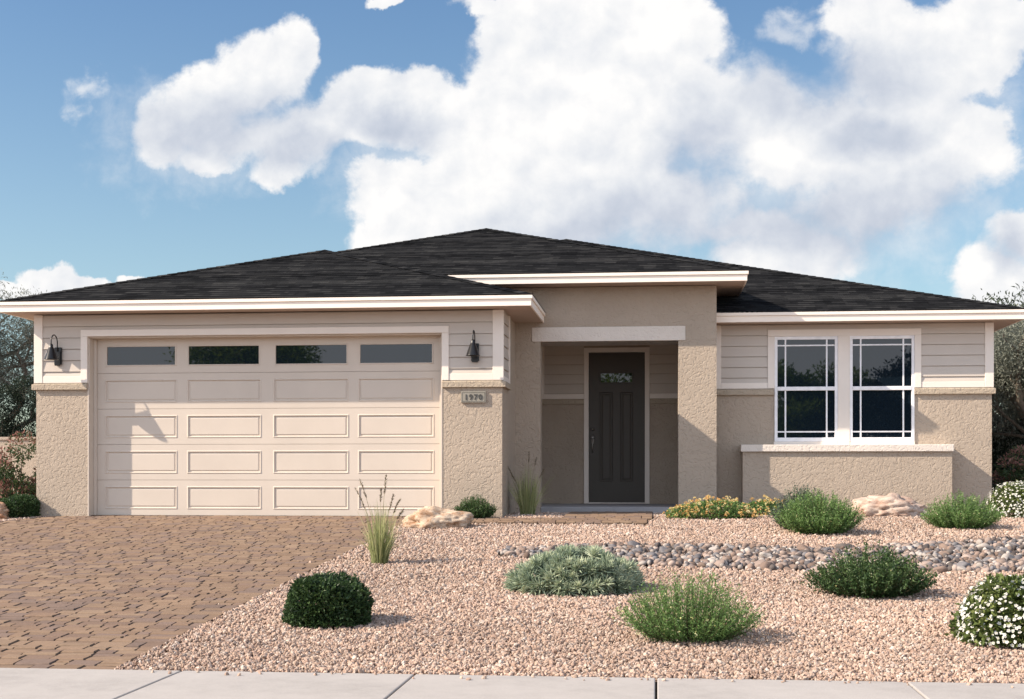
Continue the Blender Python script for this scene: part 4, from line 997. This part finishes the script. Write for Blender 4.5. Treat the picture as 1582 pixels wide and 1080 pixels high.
# ------------------------------------------------------------------ boulders
V5, F5 = ico(5)
def boulder(label, loc, sx, sy, sz, mat, seed, lobes, rz=0):
    W = V5.copy(); s = Vector((seed*7.3, seed*3.1, seed))
    for i, p in enumerate(W):
        q = Vector(p)
        n1 = mnoise.noise(q*1.1+s); n2 = mnoise.fractal(q*2.4+s, .9, 2.0, 5); cell = mnoise.voronoi(q*1.9+s)[0]
        crack = abs(mnoise.noise(Vector((q.x*1.4,q.y*1.4,q.z*3.4))+s*2))
        r = 1+.30*n1+.13*n2-.22*max(0,.13-crack)/.13*.7+.22*(cell[1]-cell[0])
        for (lx,ly,lz,am,wd) in lobes: r += am*math.exp(-((q-Vector((lx,ly,lz)).normalized()).length/wd)**2)
        W[i] = p*r
    W[:,2] = np.where(W[:,2] < -.25, -.25+(W[:,2]+.25)*.2, W[:,2]); W *= np.array([sx,sy,sz])
    t = link('boulder', mesh_np('boulder', W, F5, flat=False), mat, smooth=True); t.location = loc; t.rotation_euler = (0,0,rz); tag(t, label, 'boulder', 'sandstone boulders'); return t
boulder('low cream sandstone boulder with layered cracks between the driveway and the walkway', (-2.70,-1.55,gz(-1.55)+.04), .345, .26, .195, M_rock, 3, [(.8,0,.3,.18,.5),(-.9,0,-.1,.2,.6)])
boulder('pinkish jagged sandstone boulder in front of the low window wall', (3.03,.42,.045), .46, .30, .225, M_rock2, 8, [(.1,0,1,.16,.5),(1,0,.0,.25,.5)])
boulder('rust coloured boulder at the driveway verge beside the round shrub', (-8.98,-.62,gz(-.62)+.04), .32, .25, .19, M_rock3, 5, [])

# ------------------------------------------------------------------ yard wall and background trees
bm = BM(); LWALL = 30
box(bm, -40, XG0-.3, Y(LWALL), Y(LWALL)+.2, -.1, 1.33); box(bm, -40, XG0-.3, Y(LWALL)-.03, Y(LWALL)+.23, 1.3305, 1.40, .01)
o = obj('yard_wall', bm, M_stuc); tag(o, 'plain tan block wall behind the red tipped shrub on the garage side', 'wall', 'tan yard walls')
bm = BM()
box(bm, XR1+.1, 40, Y(LWALL), Y(LWALL)+.2, -.1, 1.13); box(bm, XR1+.1, 40, Y(LWALL)-.03, Y(LWALL)+.23, 1.1305, 1.2, .01)
o = obj('yard_wall', bm, M_stuc); tag(o, 'plain tan block wall glimpsed beyond the window end of the house', 'wall', 'tan yard walls')

def tree(name, label, loc, h, cr, mat, nleaf, ll, lw, seed, group=None, trunk_h=.35, tr_r=.12, gnarl=.25, levels=3, bark=None, clump=.55, crown_z=.62, flat=.7, cat='tree'):
    rnd = random.Random(seed); t = thing(name, label, cat, loc, 0, group); bm = BM(); tips = []
    def grow(p, d, ln, r, lv):
        pts = [p]; q = Vector(p); dd = d.copy(); n = 5
        for i in range(n):
            dd = (dd+Vector((rnd.uniform(-1,1),rnd.uniform(-1,1),rnd.uniform(-.6,.8)))*gnarl).normalized(); q = q+dd*ln/n; pts.append(q.copy())
            if lv <= 1 and i >= 2: tips.append(q.copy())
        tube(bm, pts, [r*(1-.5*i/n) for i in range(n+1)], 7, False)
        if lv == 0: return
        nb = rnd.choice((3,4)) if lv < levels else 6; a0 = rnd.uniform(0,2*PI)
        for k in range(nb):
            a = a0+2*PI*k/nb+rnd.uniform(-.4,.4); sp = rnd.uniform(.5,1.0); nd = (dd+Vector((math.cos(a),math.sin(a),rnd.uniform(-.1,.5)))*sp).normalized()
            s = rnd.randint(2 if lv < levels else 3,n); grow(pts[s], nd, ln*rnd.uniform(.6,.8), r*.5, lv-1)
    grow(Vector((0,0,0)), Vector((0,0,1)), h*trunk_h, tr_r, levels)
    T = np.array([x[:] for x in tips]); cxy = (np.percentile(T[:,:2],5,axis=0)+np.percentile(T[:,:2],95,axis=0))/2; zt_ = T[:,2].max()
    for v in bm.verts:
        k_ = min(1,max(0,v.co.z/zt_*2)); v.co.x -= cxy[0]*k_; v.co.y -= cxy[1]*k_
    T[:,:2] -= cxy*np.clip(T[:,2:3]/zt_*2,0,1)
    # keep the limbs within the crown size
    sx = cr/np.percentile(np.abs(T[:,:2]),97); szz = h*.97/np.percentile(T[:,2],99)
    for v in bm.verts: v.co.x *= sx; v.co.y *= sx; v.co.z *= szz
    T = T*np.array([sx,sx,szz]); obj('trunk', bm, bark or M_bark, t, True)
    k = rng.integers(0,len(T),nleaf); cl = cr*clump*.34
    d = unit(rng.normal(size=(nleaf,3))); P = T[k]+d*(cl*rng.random(nleaf)**.6)[:,None]*np.array([1,1,flat])
    cv = rng.normal(size=len(T))*.16
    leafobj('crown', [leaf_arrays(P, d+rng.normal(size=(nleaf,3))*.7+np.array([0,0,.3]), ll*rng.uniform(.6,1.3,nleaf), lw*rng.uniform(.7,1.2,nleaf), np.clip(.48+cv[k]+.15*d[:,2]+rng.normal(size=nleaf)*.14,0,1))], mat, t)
    return t
tree('gnarled_tree', 'grey green tree with bare twisting limbs rising behind the yard wall', (-17.2,Y(34),0), 6.0, 2.9, M_grey, 60000, .10, .024, 21, trunk_h=.34, tr_r=.12, gnarl=.42, clump=.75)
leafy_bush('evergreen_shrub', 'tall dark evergreen shrub just behind the tan yard wall', (-16.0,Y(32.2),0), 2.3, 1.2, 3.7, 52000, .075, .028, M_ever, clumps=80)
tree('grey_leaved_tree', 'dense grey leaved tree standing beside the window end of the house', (7.2,Y(26.5),0), 3.5, 1.5, M_grey, 60000, .075, .024, 5, trunk_h=.20, tr_r=.06, gnarl=.35, clump=1.35)
tree('evergreen_tree', 'dark green leafy tree whose top shows above the eave', (10.6,Y(39),0), 5.15, 2.7, M_ever, 64000, .13, .042, 9, trunk_h=.30, tr_r=.14, clump=1.15)
leafy_bush('evergreen_shrub', 'dark evergreen shrub low behind the grey leaved tree', (7.0,Y(28.3),0), 1.6, .8, 3.2, 24000, .075, .028, M_ever, clumps=40)
# trees across the street, seen mirrored in the glass
gb_ = 'trees across the street mirrored in the glass'
ST = [(-17.2,-38,7.6,3.4,'broad green tree across the street mirrored in the garage door panes'),(-1.0,-40,7.4,2.3,'green tree across the street mirrored in the front door pane'),
      (7.0,-39,6.0,1.9,'green tree across the street mirrored in the window nearer the porch'),(10.2,-38,6.2,2.1,'dark tree across the street mirrored in the outer window')]
for i, (x, y, h, r, lab) in enumerate(ST):
    tree('street_tree', lab, (x, y, gz(y)-.26), h, r, M_tree if i < 3 else M_ever, 16000, .22, .10, 40+i, gb_, .33, .16, clump=.95)
leafy_bush('street_hedge', 'low dark hedge across the street mirrored along the foot of the windows', (8.5,-36.5,gz(-40)-.26), 6.5, 1.2, 2.7, 9000, .22, .1, M_ever, clumps=90)
